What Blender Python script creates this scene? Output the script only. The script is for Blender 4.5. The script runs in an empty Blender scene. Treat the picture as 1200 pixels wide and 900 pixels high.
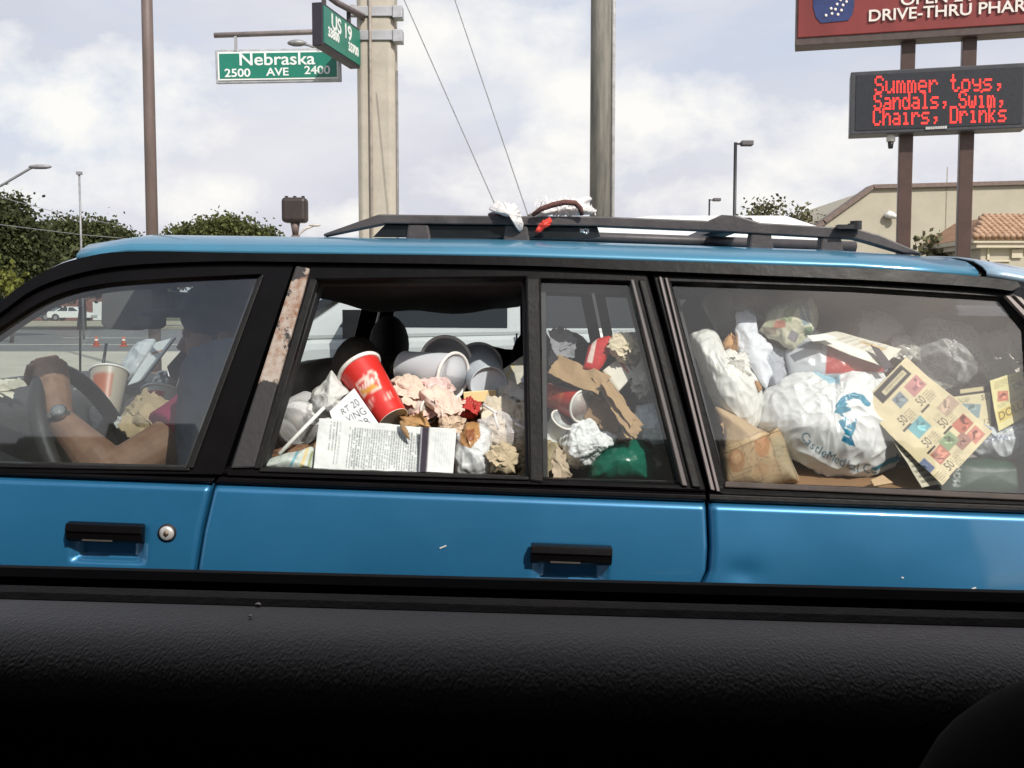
import bpy, bmesh, math, random
import numpy as np
from mathutils import Vector, Matrix, geometry
random.seed(7)
scene = bpy.context.scene
COL = scene.collection
R = math.radians
FPX = 1250.0
EYE = np.array([0.0, 0.0, 1.24])
PIT = math.atan(87 / FPX)
WL = {}          # world location of every object built (no object is rotated)

# ------------------------------------------------------------------ rays / surfaces
def ray(px, py):
    px = np.asarray(px, float); py = np.asarray(py, float)
    x = (px - 600) / FPX; u = -(py - 450) / FPX
    c, s = math.cos(PIT), math.sin(PIT)
    return np.stack([x, c + u * s, -s + u * c], -1)
def at(px, py, Y):
    d = ray(px, py)
    return EYE + d * (np.asarray(Y, float) / d[..., 1])[..., None]
RK = R(2.1)
L = np.array([math.cos(RK), 0, -math.sin(RK)])
DN = np.array([-math.sin(RK), 0, -math.cos(RK)])
YS = 1.80
YC = 2.61
O0 = at(600, 578, YS)
TV = np.array([0, math.sin(R(18)), math.cos(R(18))])
NU = np.cross(L, TV); NU /= np.linalg.norm(NU)
if NU[1] > 0: NU = -NU
def B(px, py, d=0.0):
    """point where the sight line meets the side-window plane of the wagon moved inwards by d"""
    r = ray(px, py)
    d = np.asarray(d, float)
    t = (np.dot(O0 - EYE, NU) - d) / (r @ NU)
    return EYE + r * t[..., None]
def low(px, py):
    P = at(px, py, YS) - O0
    return P @ L, P @ DN

# ------------------------------------------------------------------ noise
_rs = np.random.RandomState(3)
PERM = np.concatenate([_rs.permutation(256)] * 3)
GR = _rs.normal(size=(256, 3)); GR /= np.linalg.norm(GR, axis=1)[:, None]
def noise(P):
    P = np.asarray(P, float); i = np.floor(P).astype(int); f = P - i
    w = f * f * f * (f * (f * 6 - 15) + 10); i &= 255
    out = np.zeros(P.shape[0])
    for dx in (0, 1):
        for dy in (0, 1):
            for dz in (0, 1):
                h = PERM[PERM[PERM[(i[:, 0] + dx) & 255] + ((i[:, 1] + dy) & 255)] + ((i[:, 2] + dz) & 255)]
                g = GR[h]
                dd = (g * (f - [dx, dy, dz])).sum(1)
                wt = (w[:, 0] if dx else 1 - w[:, 0]) * (w[:, 1] if dy else 1 - w[:, 1]) * (w[:, 2] if dz else 1 - w[:, 2])
                out += wt * dd
    return out * 1.6
def fbm(P, o=4):
    return sum(noise(P * 2 ** k + 11.3 * k) * 0.5 ** k for k in range(o))
def creases(P, seed, freq, n=7):
    """creased paper: a sum of triangle waves in random directions (flat facets, sharp folds)"""
    r = np.random.RandomState(seed); out = 0; a = 1.0; tot = 0
    W = np.stack([noise(P * freq * .6 + 5.1), noise(P * freq * .6 + 17.7), noise(P * freq * .6 + 31.9)], 1) / freq * .7
    for k in range(n):
        d = r.normal(size=3); d /= np.linalg.norm(d)
        x = ((P + W) @ d) * freq * (1 + .55 * k) + r.rand() * 9
        out = out + a * (np.abs((x % 2) - 1) - .5); tot += a; a *= .72
    return out / tot * 2
def crumple(V, seed, K=36, fine=.42):
    """crumpled paper: sharp ridges between cells, each cell a little tilted, at two sizes"""
    r = np.random.RandomState(seed + 77); lo, hi = V.min(0), V.max(0); s = np.sqrt(((hi - lo) ** 2).sum()); out = 0
    for k, a in ((K, 1.0), (K * 4, fine)):
        c = lo + r.rand(k, 3) * (hi - lo); tl = r.normal(size=(k, 3)) * .55
        W = V + np.stack([noise(V / s * 5 + o) for o in (3.1, 19.3, 41.7)], 1) * s * .05
        d2 = ((W[:, None, :] - c[None]) ** 2).sum(2) if len(V) * k < 4e6 else np.stack([((W - q) ** 2).sum(1) for q in c], 1)
        o_ = np.argsort(d2, 1)[:, :2] if k < 2 else np.argpartition(d2, 1, 1)[:, :2]; n_ = np.arange(len(V))
        dd = np.sqrt(d2[n_[:, None], o_]); f1 = dd.min(1); i1 = np.where(dd[:, 0] <= dd[:, 1], o_[:, 0], o_[:, 1]); f2 = dd.max(1)
        cell = s / k ** (1 / 2.2); b = np.clip((f2 - f1) / cell * 2.2, 0, 1); t_ = ((W - c[i1]) * tl[i1]).sum(1)
        out = out + a * (f1 / cell - .4 + b * t_ / cell)
    return out
def bagfolds(P, seed, freq, knot):
    """thin plastic: ridges that fan out from a knot, and smaller cross wrinkles"""
    r = np.random.RandomState(seed); q = P - knot
    rad = np.sqrt((q ** 2).sum(1)) + 1e-4; u = q / rad[:, None]
    o = r.rand(3) * 50
    a = (1 - np.abs(noise(u * 4.2 + o + noise(P * freq * .5)[:, None] * .5)) * 1.6) ; a = np.sign(a) * np.abs(a) ** 1.7 * np.clip(1.25 - rad / (rad.max() + 1e-6), .25, 1)
    b = 1 - np.abs(noise(P * freq + o + noise(P * freq * .7)[:, None] * .8)) * 2
    c = 1 - np.abs(noise(P * freq * 2.3 * np.array([1, 1, .6]) + o)) * 2
    b = np.sign(b) * np.abs(b) ** 1.5
    st = np.stack([q[:, 0] * .8 + q[:, 2] * .6, q[:, 1], (q[:, 2] * .8 - q[:, 0] * .6) * .28], 1) * freq * 1.1 + noise(P * freq * .45)[:, None] * .9
    d = 1 - np.abs(noise(st + o)) * 2; d = np.sign(d) * np.abs(d) ** 1.6
    return .20 * a + .30 * b + .18 * c + .36 * d

# ------------------------------------------------------------------ objects
def mk(name, V, F, mat=None, parent=None, smooth=False, cols=None, mats=None, fm=None):
    V = np.asarray(V, float).reshape(-1, 3)
    lo, hi = V.min(0), V.max(0)
    c = np.array([(lo[0] + hi[0]) / 2, (lo[1] + hi[1]) / 2, lo[2]])
    me = bpy.data.meshes.new(name)
    me.from_pydata((V - c).tolist(), [], [list(map(int, f)) for f in F])
    if smooth: me.polygons.foreach_set('use_smooth', [True] * len(me.polygons))
    if cols is not None:
        a = me.attributes.new('Col', 'FLOAT_COLOR', 'POINT')
        cc = np.ones((len(V), 4)); cc[:, :3] = cols
        a.data.foreach_set('color', cc.ravel())
    for m in (mats or ([mat] if mat else [])): me.materials.append(m)
    if fm is not None: me.polygons.foreach_set('material_index', list(map(int, fm)))
    bm = bmesh.new(); bm.from_mesh(me); bmesh.ops.recalc_face_normals(bm, faces=bm.faces); bm.to_mesh(me); bm.free()
    me.update()
    o = bpy.data.objects.new(name, me); COL.objects.link(o)
    if parent is not None:
        o.parent = parent; o.location = c - WL[parent.name]
    else: o.location = c
    WL[o.name] = c
    return o
def empty(name, loc):
    o = bpy.data.objects.new(name, None); COL.objects.link(o)
    o.location = loc; o.empty_display_size = .05
    WL[o.name] = np.array(loc, float); return o
def tag(o, label, cat, group=None, kind=None):
    o['label'] = label; o['category'] = cat
    if group: o['group'] = group
    if kind: o['kind'] = kind
    return o
def struct(o): o['kind'] = 'structure'; return o
def bev(o, w, seg=2):
    m = o.modifiers.new('bevel', 'BEVEL'); m.width = w; m.segments = seg; m.limit_method = 'ANGLE'; m.angle_limit = R(35)
    return o
def solid(o, t):
    m = o.modifiers.new('solid', 'SOLIDIFY'); m.thickness = t; m.offset = 0; return o

class MB:
    """collects simple shapes into one mesh"""
    def __init__(s): s.V = []; s.F = []
    def add(s, V, F):
        n = len(s.V); s.V += [tuple(map(float, v)) for v in V]; s.F += [[i + n for i in f] for f in F]; return s
    def box(s, c, sz, ax=None):
        c = np.array(c, float); h = np.array(sz, float) / 2
        A = np.eye(3) if ax is None else np.array(ax, float)
        V = [c + A[0] * h[0] * i + A[1] * h[1] * j + A[2] * h[2] * k for i in (-1, 1) for j in (-1, 1) for k in (-1, 1)]
        return s.add(V, [[0, 1, 3, 2], [4, 6, 7, 5], [0, 4, 5, 1], [2, 3, 7, 6], [0, 2, 6, 4], [1, 5, 7, 3]])
    def tube(s, pts, rad, n=12, cap=True, squash=1.0):
        pts = [np.array(p, float) for p in pts]; m = len(pts)
        if not hasattr(rad, '__len__'): rad = [rad] * m
        V = []; u = None
        for i, p in enumerate(pts):
            t = pts[min(i + 1, m - 1)] - pts[max(i - 1, 0)]; t /= np.linalg.norm(t) + 1e-12
            if u is None:
                a = np.array([0, 0, 1.]) if abs(t[2]) < .9 else np.array([1., 0, 0]); u = np.cross(t, a)
            else: u = u - t * (u @ t)
            u = u / (np.linalg.norm(u) + 1e-12); w = np.cross(t, u)
            for k in range(n):
                a = 2 * math.pi * k / n
                V.append(p + rad[i] * (math.cos(a) * u + squash * math.sin(a) * w))
        F = [[i * n + k, i * n + (k + 1) % n, (i + 1) * n + (k + 1) % n, (i + 1) * n + k] for i in range(m - 1) for k in range(n)]
        if cap: F += [list(range(n))[::-1], [(m - 1) * n + k for k in range(n)]]
        return s.add(V, F)
    def ball(s, c, r, n=12, m=8, ax=None):
        r = np.array(r, float) * np.ones(3); A = np.eye(3) if ax is None else np.array(ax, float)
        V = []; F = []
        for i in range(m + 1):
            th = math.pi * i / m
            for k in range(n):
                a = 2 * math.pi * k / n
                l = np.array([math.sin(th) * math.cos(a), math.sin(th) * math.sin(a), math.cos(th)]) * r
                V.append(np.array(c) + l @ A)
        F = [[i * n + k, (i + 1) * n + k, (i + 1) * n + (k + 1) % n, i * n + (k + 1) % n] for i in range(m) for k in range(n)]
        return s.add(V, F)
    def prism(s, loop, vec, holes=()):
        loops = [[np.array(p, float) for p in l] for l in [loop, *holes]]; vec = np.array(vec, float)
        flat = [p for l in loops for p in l]; n = len(flat)
        tr = geometry.tessellate_polygon([[Vector(p) for p in l] for l in loops])
        V = flat + [p + vec for p in flat]; F = [list(t) for t in tr] + [[i + n for i in t][::-1] for t in tr]
        k = 0
        for l in loops:
            m = len(l)
            F += [[k + i, k + (i + 1) % m, n + k + (i + 1) % m, n + k + i] for i in range(m)]; k += m
        return s.add(V, F)
    def mirror(s):
        s.V = [(v[0], 2 * YC - v[1], v[2]) for v in s.V]; return s
    def build(s, name, mat, parent=None, smooth=False): return mk(name, s.V, s.F, mat, parent, smooth)

def plate(mb, outer, holes, o0, o1):
    """a flat piece of the wagon's upper side between offsets o0 (outer face) and o1 (inner face), metres outwards"""
    loops = [np.array(l, float) for l in [outer, *holes]]
    fr = [B(l[:, 0], l[:, 1], -o0) for l in loops]
    flat = np.concatenate(fr); n = len(flat)
    tr = geometry.tessellate_polygon([[Vector(p) for p in l] for l in fr])
    bk = flat - NU * (o0 - o1)
    F = [list(t) for t in tr] + [[i + n for i in t][::-1] for t in tr]; k = 0
    for l in fr:
        m = len(l); F += [[k + i, k + (i + 1) % m, n + k + (i + 1) % m, n + k + i] for i in range(m)]; k += m
    return mb.add(np.concatenate([flat, bk]), F)

# ------------------------------------------------------------------ materials
def lin(c): return tuple(((x / 255) if x > 1 else x) ** 2.2 for x in c)
def newmat(name):
    m = bpy.data.materials.new(name); m.use_nodes = True
    nt = m.node_tree; return m, nt, nt.nodes['Principled BSDF'], nt.nodes['Material Output']
def nz(nt, scale, detail=4, rough=.6, coord='Object', sc=None):
    t = nt.nodes.new('ShaderNodeTexCoord'); n = nt.nodes.new('ShaderNodeTexNoise')
    n.inputs['Scale'].default_value = scale; n.inputs['Detail'].default_value = detail; n.inputs['Roughness'].default_value = rough
    if sc:
        mp = nt.nodes.new('ShaderNodeMapping'); mp.inputs['Scale'].default_value = sc
        nt.links.new(t.outputs[coord], mp.inputs[0]); nt.links.new(mp.outputs[0], n.inputs['Vector'])
    else: nt.links.new(t.outputs[coord], n.inputs['Vector'])
    return n.outputs['Fac']
def ramp(nt, fac, stops):
    r = nt.nodes.new('ShaderNodeValToRGB'); nt.links.new(fac, r.inputs[0]); e = r.color_ramp.elements
    while len(e) < len(stops): e.new(.5)
    for k, (p, c) in enumerate(stops): e[k].position = p; e[k].color = (*c, 1) if len(c) == 3 else c
    return r.outputs[0]
def mixc(nt, fac, a, b, mode='MIX'):
    m = nt.nodes.new('ShaderNodeMix'); m.data_type = 'RGBA'; m.blend_type = mode
    for k, v in ((0, fac), (6, a), (7, b)):
        if hasattr(v, 'is_linked'): nt.links.new(v, m.inputs[k])
        else: m.inputs[k].default_value = v if k == 0 else (*v[:3], 1)
    return m.outputs[2]
def bump(nt, p, h, s, dist=.01):
    b = nt.nodes.new('ShaderNodeBump'); b.inputs['Strength'].default_value = s; b.inputs['Distance'].default_value = dist
    nt.links.new(h, b.inputs['Height']); nt.links.new(b.outputs[0], p.inputs['Normal']); return b
def M(name, c, rough=.6, metal=0, var=.18, scale=8, bmp=0, bscale=60, spec=.5, coat=0, c2=None, emit=0, sc=None, bd=.01):
    """procedural surface: base colour with uneven noise and a little relief"""
    m, nt, p, out = newmat(name)
    c2 = c2 or tuple(x * (1 - var * 2) for x in c)
    col = ramp(nt, nz(nt, scale, 6, .65, sc=sc), [(.3, c2), (.62, c)])
    nt.links.new(col, p.inputs['Base Color'])
    p.inputs['Metallic'].default_value = metal; p.inputs['Specular IOR Level'].default_value = spec
    rr = nt.nodes.new('ShaderNodeMapRange'); nt.links.new(nz(nt, scale * 2.3, 3), rr.inputs[0])
    rr.inputs[3].default_value = max(.02, rough - .1); rr.inputs[4].default_value = min(1, rough + .1)
    nt.links.new(rr.outputs[0], p.inputs['Roughness'])
    if coat: p.inputs['Coat Weight'].default_value = coat; p.inputs['Coat Roughness'].default_value = .06
    if bmp: bump(nt, p, nz(nt, bscale, 5, sc=sc), bmp, bd)
    if emit:
        p.inputs['Emission Color'].default_value = (*c, 1); p.inputs['Emission Strength'].default_value = emit
    return m
def MA(name, rough=.7, trans=0, bmp=.25, bscale=90, spec=.4, var=.12):
    """print: colour from the sheet's own printed colours, with paper mottling; trans lets light through thin sheets"""
    m, nt, p, out = newmat(name)
    a = nt.nodes.new('ShaderNodeAttribute'); a.attribute_name = 'Col'
    f = ramp(nt, nz(nt, 25, 5), [(.3, (1 - var,) * 3), (.65, (1, 1, 1))])
    col = mixc(nt, 1.0, a.outputs['Color'], f, 'MULTIPLY'); nt.links.new(col, p.inputs['Base Color'])
    p.inputs['Roughness'].default_value = rough; p.inputs['Specular IOR Level'].default_value = spec
    if bmp: bump(nt, p, nz(nt, bscale, 6, .7), bmp, .004)
    if trans:
        t = nt.nodes.new('ShaderNodeBsdfTranslucent'); nt.links.new(col, t.inputs[0])
        x = nt.nodes.new('ShaderNodeMixShader'); x.inputs[0].default_value = trans
        nt.links.new(p.outputs[0], x.inputs[1]); nt.links.new(t.outputs[0], x.inputs[2]); nt.links.new(x.outputs[0], out.inputs[0])
    return m
def MG(name, tint=(.86, .89, .88), dust=.03, base=.05, dustc=(.5, .5, .47), top=.9):
    """window pane: clear, reflecting more at a slant, with an uneven film of dust"""
    m, nt, p, out = newmat(name); nt.nodes.remove(p)
    t = nt.nodes.new('ShaderNodeBsdfTransparent'); t.inputs[0].default_value = (*tint, 1)
    g = nt.nodes.new('ShaderNodeBsdfGlossy'); g.inputs['Roughness'].default_value = .03
    lw = nt.nodes.new('ShaderNodeLayerWeight'); lw.inputs[0].default_value = .5
    pw = nt.nodes.new('ShaderNodeMath'); pw.operation = 'POWER'; pw.inputs[1].default_value = 4
    nt.links.new(lw.outputs['Facing'], pw.inputs[0])
    mr = nt.nodes.new('ShaderNodeMapRange'); mr.inputs[3].default_value = base; mr.inputs[4].default_value = top
    nt.links.new(pw.outputs[0], mr.inputs[0])
    x = nt.nodes.new('ShaderNodeMixShader'); nt.links.new(mr.outputs[0], x.inputs[0])
    nt.links.new(t.outputs[0], x.inputs[1]); nt.links.new(g.outputs[0], x.inputs[2])
    d = nt.nodes.new('ShaderNodeBsdfDiffuse'); d.inputs[0].default_value = (*dustc, 1)
    dm = nt.nodes.new('ShaderNodeMapRange'); nt.links.new(nz(nt, 6, 6, .7), dm.inputs[0])
    dm.inputs[1].default_value = .3; dm.inputs[2].default_value = .75; dm.inputs[3].default_value = dust * .5; dm.inputs[4].default_value = dust * 1.6
    y = nt.nodes.new('ShaderNodeMixShader'); nt.links.new(dm.outputs[0], y.inputs[0])
    nt.links.new(x.outputs[0], y.inputs[1]); nt.links.new(d.outputs[0], y.inputs[2]); nt.links.new(y.outputs[0], out.inputs[0])
    return m
def MF(name, alpha=.25, c=(.85, .86, .86), rough=.2):
    """thin clear film"""
    m, nt, p, out = newmat(name)
    p.inputs['Base Color'].default_value = (*c, 1); p.inputs['Roughness'].default_value = rough
    t = nt.nodes.new('ShaderNodeBsdfTransparent'); x = nt.nodes.new('ShaderNodeMixShader')
    lw = nt.nodes.new('ShaderNodeLayerWeight'); lw.inputs[0].default_value = .45
    mr = nt.nodes.new('ShaderNodeMapRange'); nt.links.new(lw.outputs['Facing'], mr.inputs[0])
    mr.inputs[3].default_value = alpha; mr.inputs[4].default_value = min(1, alpha + .6)
    nt.links.new(mr.outputs[0], x.inputs[0]); nt.links.new(t.outputs[0], x.inputs[1]); nt.links.new(p.outputs[0], x.inputs[2])
    nt.links.new(x.outputs[0], out.inputs[0]); bump(nt, p, nz(nt, 60, 5), .3, .004)
    return m

def cr(pts, k=5):
    """smooth curve through the points"""
    P = [np.array(p, float) for p in pts]; P = [2 * P[0] - P[1]] + P + [2 * P[-1] - P[-2]]; out = []
    for i in range(1, len(P) - 2):
        for j in range(k):
            t = j / k; a, b, c, d = P[i - 1:i + 3]
            out.append(tuple(.5 * (2 * b + (c - a) * t + (2 * a - 5 * b + 4 * c - d) * t * t + (3 * b - a - 3 * c + d) * t ** 3)))
    return out + [tuple(P[-2])]
# ------------------------------------------------------------------ printed canvases
_tc = {}
def glyphs(s):
    if s not in _tc:
        cu = bpy.data.curves.new('tmp', 'FONT'); cu.body = s; cu.align_x = 'CENTER'; cu.align_y = 'CENTER'; cu.resolution_u = 3
        ob = bpy.data.objects.new('tmp', cu); me = ob.to_mesh()
        me.calc_loop_triangles()
        v = np.array([w.co[:2] for w in me.vertices]).reshape(-1, 2); t = np.array([l.vertices[:] for l in me.loop_triangles]).reshape(-1, 3)
        ob.to_mesh_clear(); bpy.data.objects.remove(ob); bpy.data.curves.remove(cu); _tc[s] = (v, t)
    return _tc[s]
class Cv:
    """print on a sheet, drawn in the box x0..x1, y0..y1 (y downwards); colours as seen (sRGB), kept linear"""
    def __init__(s, x0, y0, x1, y1, w, h, bg):
        s.b = (x0, y0, x1, y1); s.w, s.h = w * 2, h * 2; s.a = np.zeros((s.h, s.w, 3)); s.a[:] = lin(bg)
        s.X, s.Y = np.meshgrid(x0 + (np.arange(s.w) + .5) / s.w * (x1 - x0), y0 + (np.arange(s.h) + .5) / s.h * (y1 - y0))
    def put(s, m, c, al=1.0): s.a[m] = s.a[m] * (1 - al) + np.array(lin(c)) * al; return s
    def poly(s, pts, c, al=1.0):
        ins = np.zeros(s.X.shape, bool); n = len(pts)
        for i in range(n):
            (xa, ya), (xb, yb) = pts[i], pts[(i + 1) % n]
            if ya == yb: continue
            cr = ((ya > s.Y) != (yb > s.Y)) & (s.X < (xb - xa) * (s.Y - ya) / (yb - ya) + xa); ins ^= cr
        return s.put(ins, c, al)
    def rect(s, cx, cy, w, h, c, ang=0, al=1.0):
        a = R(ang); dx, dy = s.X - cx, s.Y - cy
        u = dx * math.cos(a) + dy * math.sin(a); v = -dx * math.sin(a) + dy * math.cos(a)
        return s.put((abs(u) < w / 2) & (abs(v) < h / 2), c, al)
    def ell(s, cx, cy, rx, ry, c, al=1.0): return s.put(((s.X - cx) / rx) ** 2 + ((s.Y - cy) / ry) ** 2 < 1, c, al)
    def line(s, pts, w, c, al=1.0):
        for (xa, ya), (xb, yb) in zip(pts, pts[1:]):
            l2 = (xb - xa) ** 2 + (yb - ya) ** 2 + 1e-9
            t = np.clip(((s.X - xa) * (xb - xa) + (s.Y - ya) * (yb - ya)) / l2, 0, 1)
            s.put((s.X - xa - t * (xb - xa)) ** 2 + (s.Y - ya - t * (yb - ya)) ** 2 < w * w / 4, c, al)
        return s
    def text(s, st, cx, cy, size, c, ang=0, wide=1.0):
        v, t = glyphs(st)
        if not len(v): return s
        a = R(ang); x = v[:, 0] * size * wide; y = -v[:, 1] * size
        X = cx + x * math.cos(a) - y * math.sin(a); Y = cy + x * math.sin(a) + y * math.cos(a)
        x0, y0, x1, y1 = s.b; gx = (X - x0) / (x1 - x0) * s.w - .5; gy = (Y - y0) / (y1 - y0) * s.h - .5
        m = np.zeros((s.h, s.w), bool)
        for i, j, k in t:
            xs, ys = gx[[i, j, k]], gy[[i, j, k]]
            a0, a1 = max(0, int(xs.min())), min(s.w - 1, int(xs.max()) + 1); b0, b1 = max(0, int(ys.min())), min(s.h - 1, int(ys.max()) + 1)
            if a1 < a0 or b1 < b0: continue
            gx_, gy_ = np.meshgrid(np.arange(a0, a1 + 1), np.arange(b0, b1 + 1))
            e = [(xs[(q + 1) % 3] - xs[q]) * (gy_ - ys[q]) - (ys[(q + 1) % 3] - ys[q]) * (gx_ - xs[q]) for q in range(3)]
            m[b0:b1 + 1, a0:a1 + 1] |= ((e[0] >= 0) & (e[1] >= 0) & (e[2] >= 0)) | ((e[0] <= 0) & (e[1] <= 0) & (e[2] <= 0))
        return s.put(m, c)
    def pic(s, cx, cy, w, h, c, ang=0, seed=0):
        """a small printed picture: a tinted box with uneven darker and lighter shapes"""
        r = random.Random(seed); c = tuple(x * .72 + y * .28 for x, y in zip(c, (205, 195, 165))); s.rect(cx, cy, w, h, c, ang)
        for _ in range(7):
            k = r.choice([.6, .78, 1.15, 1.25]); cc = tuple(min(255, x * k) for x in c)
            a = R(ang); u, v = (r.random() - .5) * w * .6, (r.random() - .5) * h * .6
            s.rect(cx + u * math.cos(a) - v * math.sin(a), cy + u * math.sin(a) + v * math.cos(a), w * r.uniform(.12, .4), h * r.uniform(.1, .3), cc, ang + r.choice([0, 30, -30]))
        return s
    def done(s): return s.a.reshape(s.h // 2, 2, s.w // 2, 2, 3).mean((1, 3))
def samp(img, u, v):
    h, w = img.shape[:2]; x = np.clip(u * w - .5, 0, w - 1.001); y = np.clip(v * h - .5, 0, h - 1.001)
    i, j = x.astype(int), y.astype(int); fx, fy = (x - i)[:, None], (y - j)[:, None]
    i2, j2 = np.minimum(i + 1, w - 1), np.minimum(j + 1, h - 1)
    return (img[j, i] * (1 - fx) + img[j, i2] * fx) * (1 - fy) + (img[j2, i] * (1 - fx) + img[j2, i2] * fx) * fy

# ------------------------------------------------------------------ soft things
def pillow(name, outline, d, thick, mat, col=None, cv=None, cre=(0, 30), fold=(0, 30), soft=(0, 20), knot=None, seed=1, nth=150, nr=40, flat=.55, parent=None, place=None, rough_edge=0.0, ncell=30, fine=.42):
    """closed, filled-out body with the given outline; d = how far behind the glass its front lies"""
    pl = place or B
    P = np.array(outline, float); c = P.mean(0); th = np.arange(nth) / nth * 2 * math.pi
    D = np.stack([np.cos(th), np.sin(th)], 1); r = np.zeros(nth)
    for i in range(len(P)):
        a, b = P[i] - c, P[(i + 1) % len(P)] - c; e = b - a
        den = D[:, 0] * e[1] - D[:, 1] * e[0]; den = np.where(abs(den) < 1e-9, 1e-9, den)
        t = (a[0] * e[1] - a[1] * e[0]) / den; s = (a[0] * D[:, 1] - a[1] * D[:, 0]) / den
        ok = (s >= -1e-6) & (s <= 1 + 1e-6) & (t > 0); r = np.where(ok & (t > r), t, r)
    r = (np.roll(r, 1) + 2 * r + np.roll(r, -1)) / 4
    rs = np.random.RandomState(seed)
    if rough_edge: r = r * (1 + rough_edge * noise(np.stack([np.cos(th) * 4, np.sin(th) * 4, th * 0 + seed * 3.1], 1)) * 1.5)
    rho = np.sin(np.arange(1, nr + 1) / nr * math.pi / 2)
    idx = []; px = []; dep = []; sg = []; hh = []; rr = []; an = []
    rings = [(q, 1) for q in rho] + [(q, -1) for q in rho[:-1][::-1]]
    for q, s_ in rings:
        h = math.sqrt(max(0, 1 - q * q)) ** (2 * flat)
        px.append(c + D * (r * q)[:, None]); hh.append(np.full(nth, h * s_)); rr.append(np.full(nth, q)); an.append(th)
    px = np.concatenate(px + [c[None], c[None]]); hh = np.concatenate(hh + [[1.], [-1.]]); rr = np.concatenate(rr + [[0.], [0.]]); an = np.concatenate(an + [[0.], [0.]])
    dep = d + thick * (1 - hh); V = pl(px[:, 0], px[:, 1], dep)
    rt = pl(px[:, 0] + np.cos(an), px[:, 1] + np.sin(an), dep) - V; rt /= np.linalg.norm(rt, axis=1)[:, None] + 1e-9
    nrm = rt * (rr ** 3)[:, None] + np.array(NU)[None] * hh[:, None]; nrm /= np.linalg.norm(nrm, axis=1)[:, None] + 1e-9
    w = 0
    if cre[0]: w = w + cre[0] * (crumple(V, seed, ncell, fine) * .75 + .35 * creases(V, seed, cre[1] * 1.6))
    if fold[0]:
        k = pl(np.array([knot[0]]), np.array([knot[1]]), np.array([d]))[0] if knot else V.mean(0) + [0, 0, .1]
        w = w + fold[0] * bagfolds(V, seed, fold[1], k)
    if soft[0]: w = w + soft[0] * fbm(V * soft[1] + seed * 3.7)
    V = V + nrm * (np.asarray(w) * np.ones(len(V)))[:, None]
    n = len(rings); F = []
    for i in range(n - 1):
        for k in range(nth):
            F.append([i * nth + k, i * nth + (k + 1) % nth, (i + 1) * nth + (k + 1) % nth, (i + 1) * nth + k])
    F += [[n * nth, (k + 1) % nth, k] for k in range(nth)] + [[n * nth + 1, (n - 1) * nth + k, (n - 1) * nth + (k + 1) % nth] for k in range(nth)]
    cols = None
    if cv is not None:
        x0, y0, x1, y1 = cv.b; cols = samp(cv.done(), (px[:, 0] - x0) / (x1 - x0), (px[:, 1] - y0) / (y1 - y0))
    elif col is not None: cols = np.tile(np.array(lin(col)), (len(V), 1))
    return mk(name, V, F, mat, parent, True, cols)
def sheet(name, quad, ds, mat, cv=None, col=None, n=(60, 60), cre=(0, 30), soft=(0, 15), bend=None, seed=1, parent=None, th=.0008, place=None, wad=0, ragged=0):
    """a sheet of paper or card over four corners (TL, TR, BR, BL), each with its own depth"""
    pl = place or B
    nu, nv = n; u, v = np.meshgrid(np.linspace(0, 1, nu), np.linspace(0, 1, nv)); u, v = u.ravel(), v.ravel()
    q = np.array(quad, float); ds = np.array(ds, float) * np.ones(4)
    w = np.stack([(1 - u) * (1 - v), u * (1 - v), u * v, (1 - u) * v], 1)
    px = w @ q; dep = w @ ds
    if ragged:
        e_ = np.maximum(abs(u - .5), abs(v - .5)) * 2; rg = np.stack([noise(np.stack([u * 5, v * 5, u * 0 + seed * 1.7 + k_], 1)) for k_ in (0, 9.3)], 1)
        px = px + rg * (ragged * e_ ** 2)[:, None]
    if bend: dep = dep + bend(u, v)
    V = pl(px[:, 0], px[:, 1], dep); k = 0
    if cre[0]: k = k + cre[0] * creases(V, seed, cre[1], 6)
    if soft[0]: k = k + soft[0] * fbm(V * soft[1] + seed * 7.7)
    if wad: k = k + wad * crumple(V, seed, 9, 0.18)
    V = V + NU[None] * (np.asarray(k) * np.ones(len(V)))[:, None] + np.array([0.0, 0, 1.])[None] * (np.asarray(k) * np.ones(len(V)) * .35)[:, None]
    F = [[j * nu + i, j * nu + i + 1, (j + 1) * nu + i + 1, (j + 1) * nu + i] for j in range(nv - 1) for i in range(nu - 1)]
    cols = samp(cv.done(), u, v) if cv is not None else (np.tile(np.array(lin(col)), (len(V), 1)) if col else None)
    return solid(mk(name, V, F, mat, parent, True, cols), th)
def lathe_axis(A, Bp):
    ax = Bp - A; ln = np.linalg.norm(ax); ax = ax / ln
    f = -(A - EYE); f = f - ax * (f @ ax)
    if np.linalg.norm(f) < 1e-3: f = np.array([1., 0, 0])
    f /= np.linalg.norm(f); return ax, ln, f, np.cross(ax, f)
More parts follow.
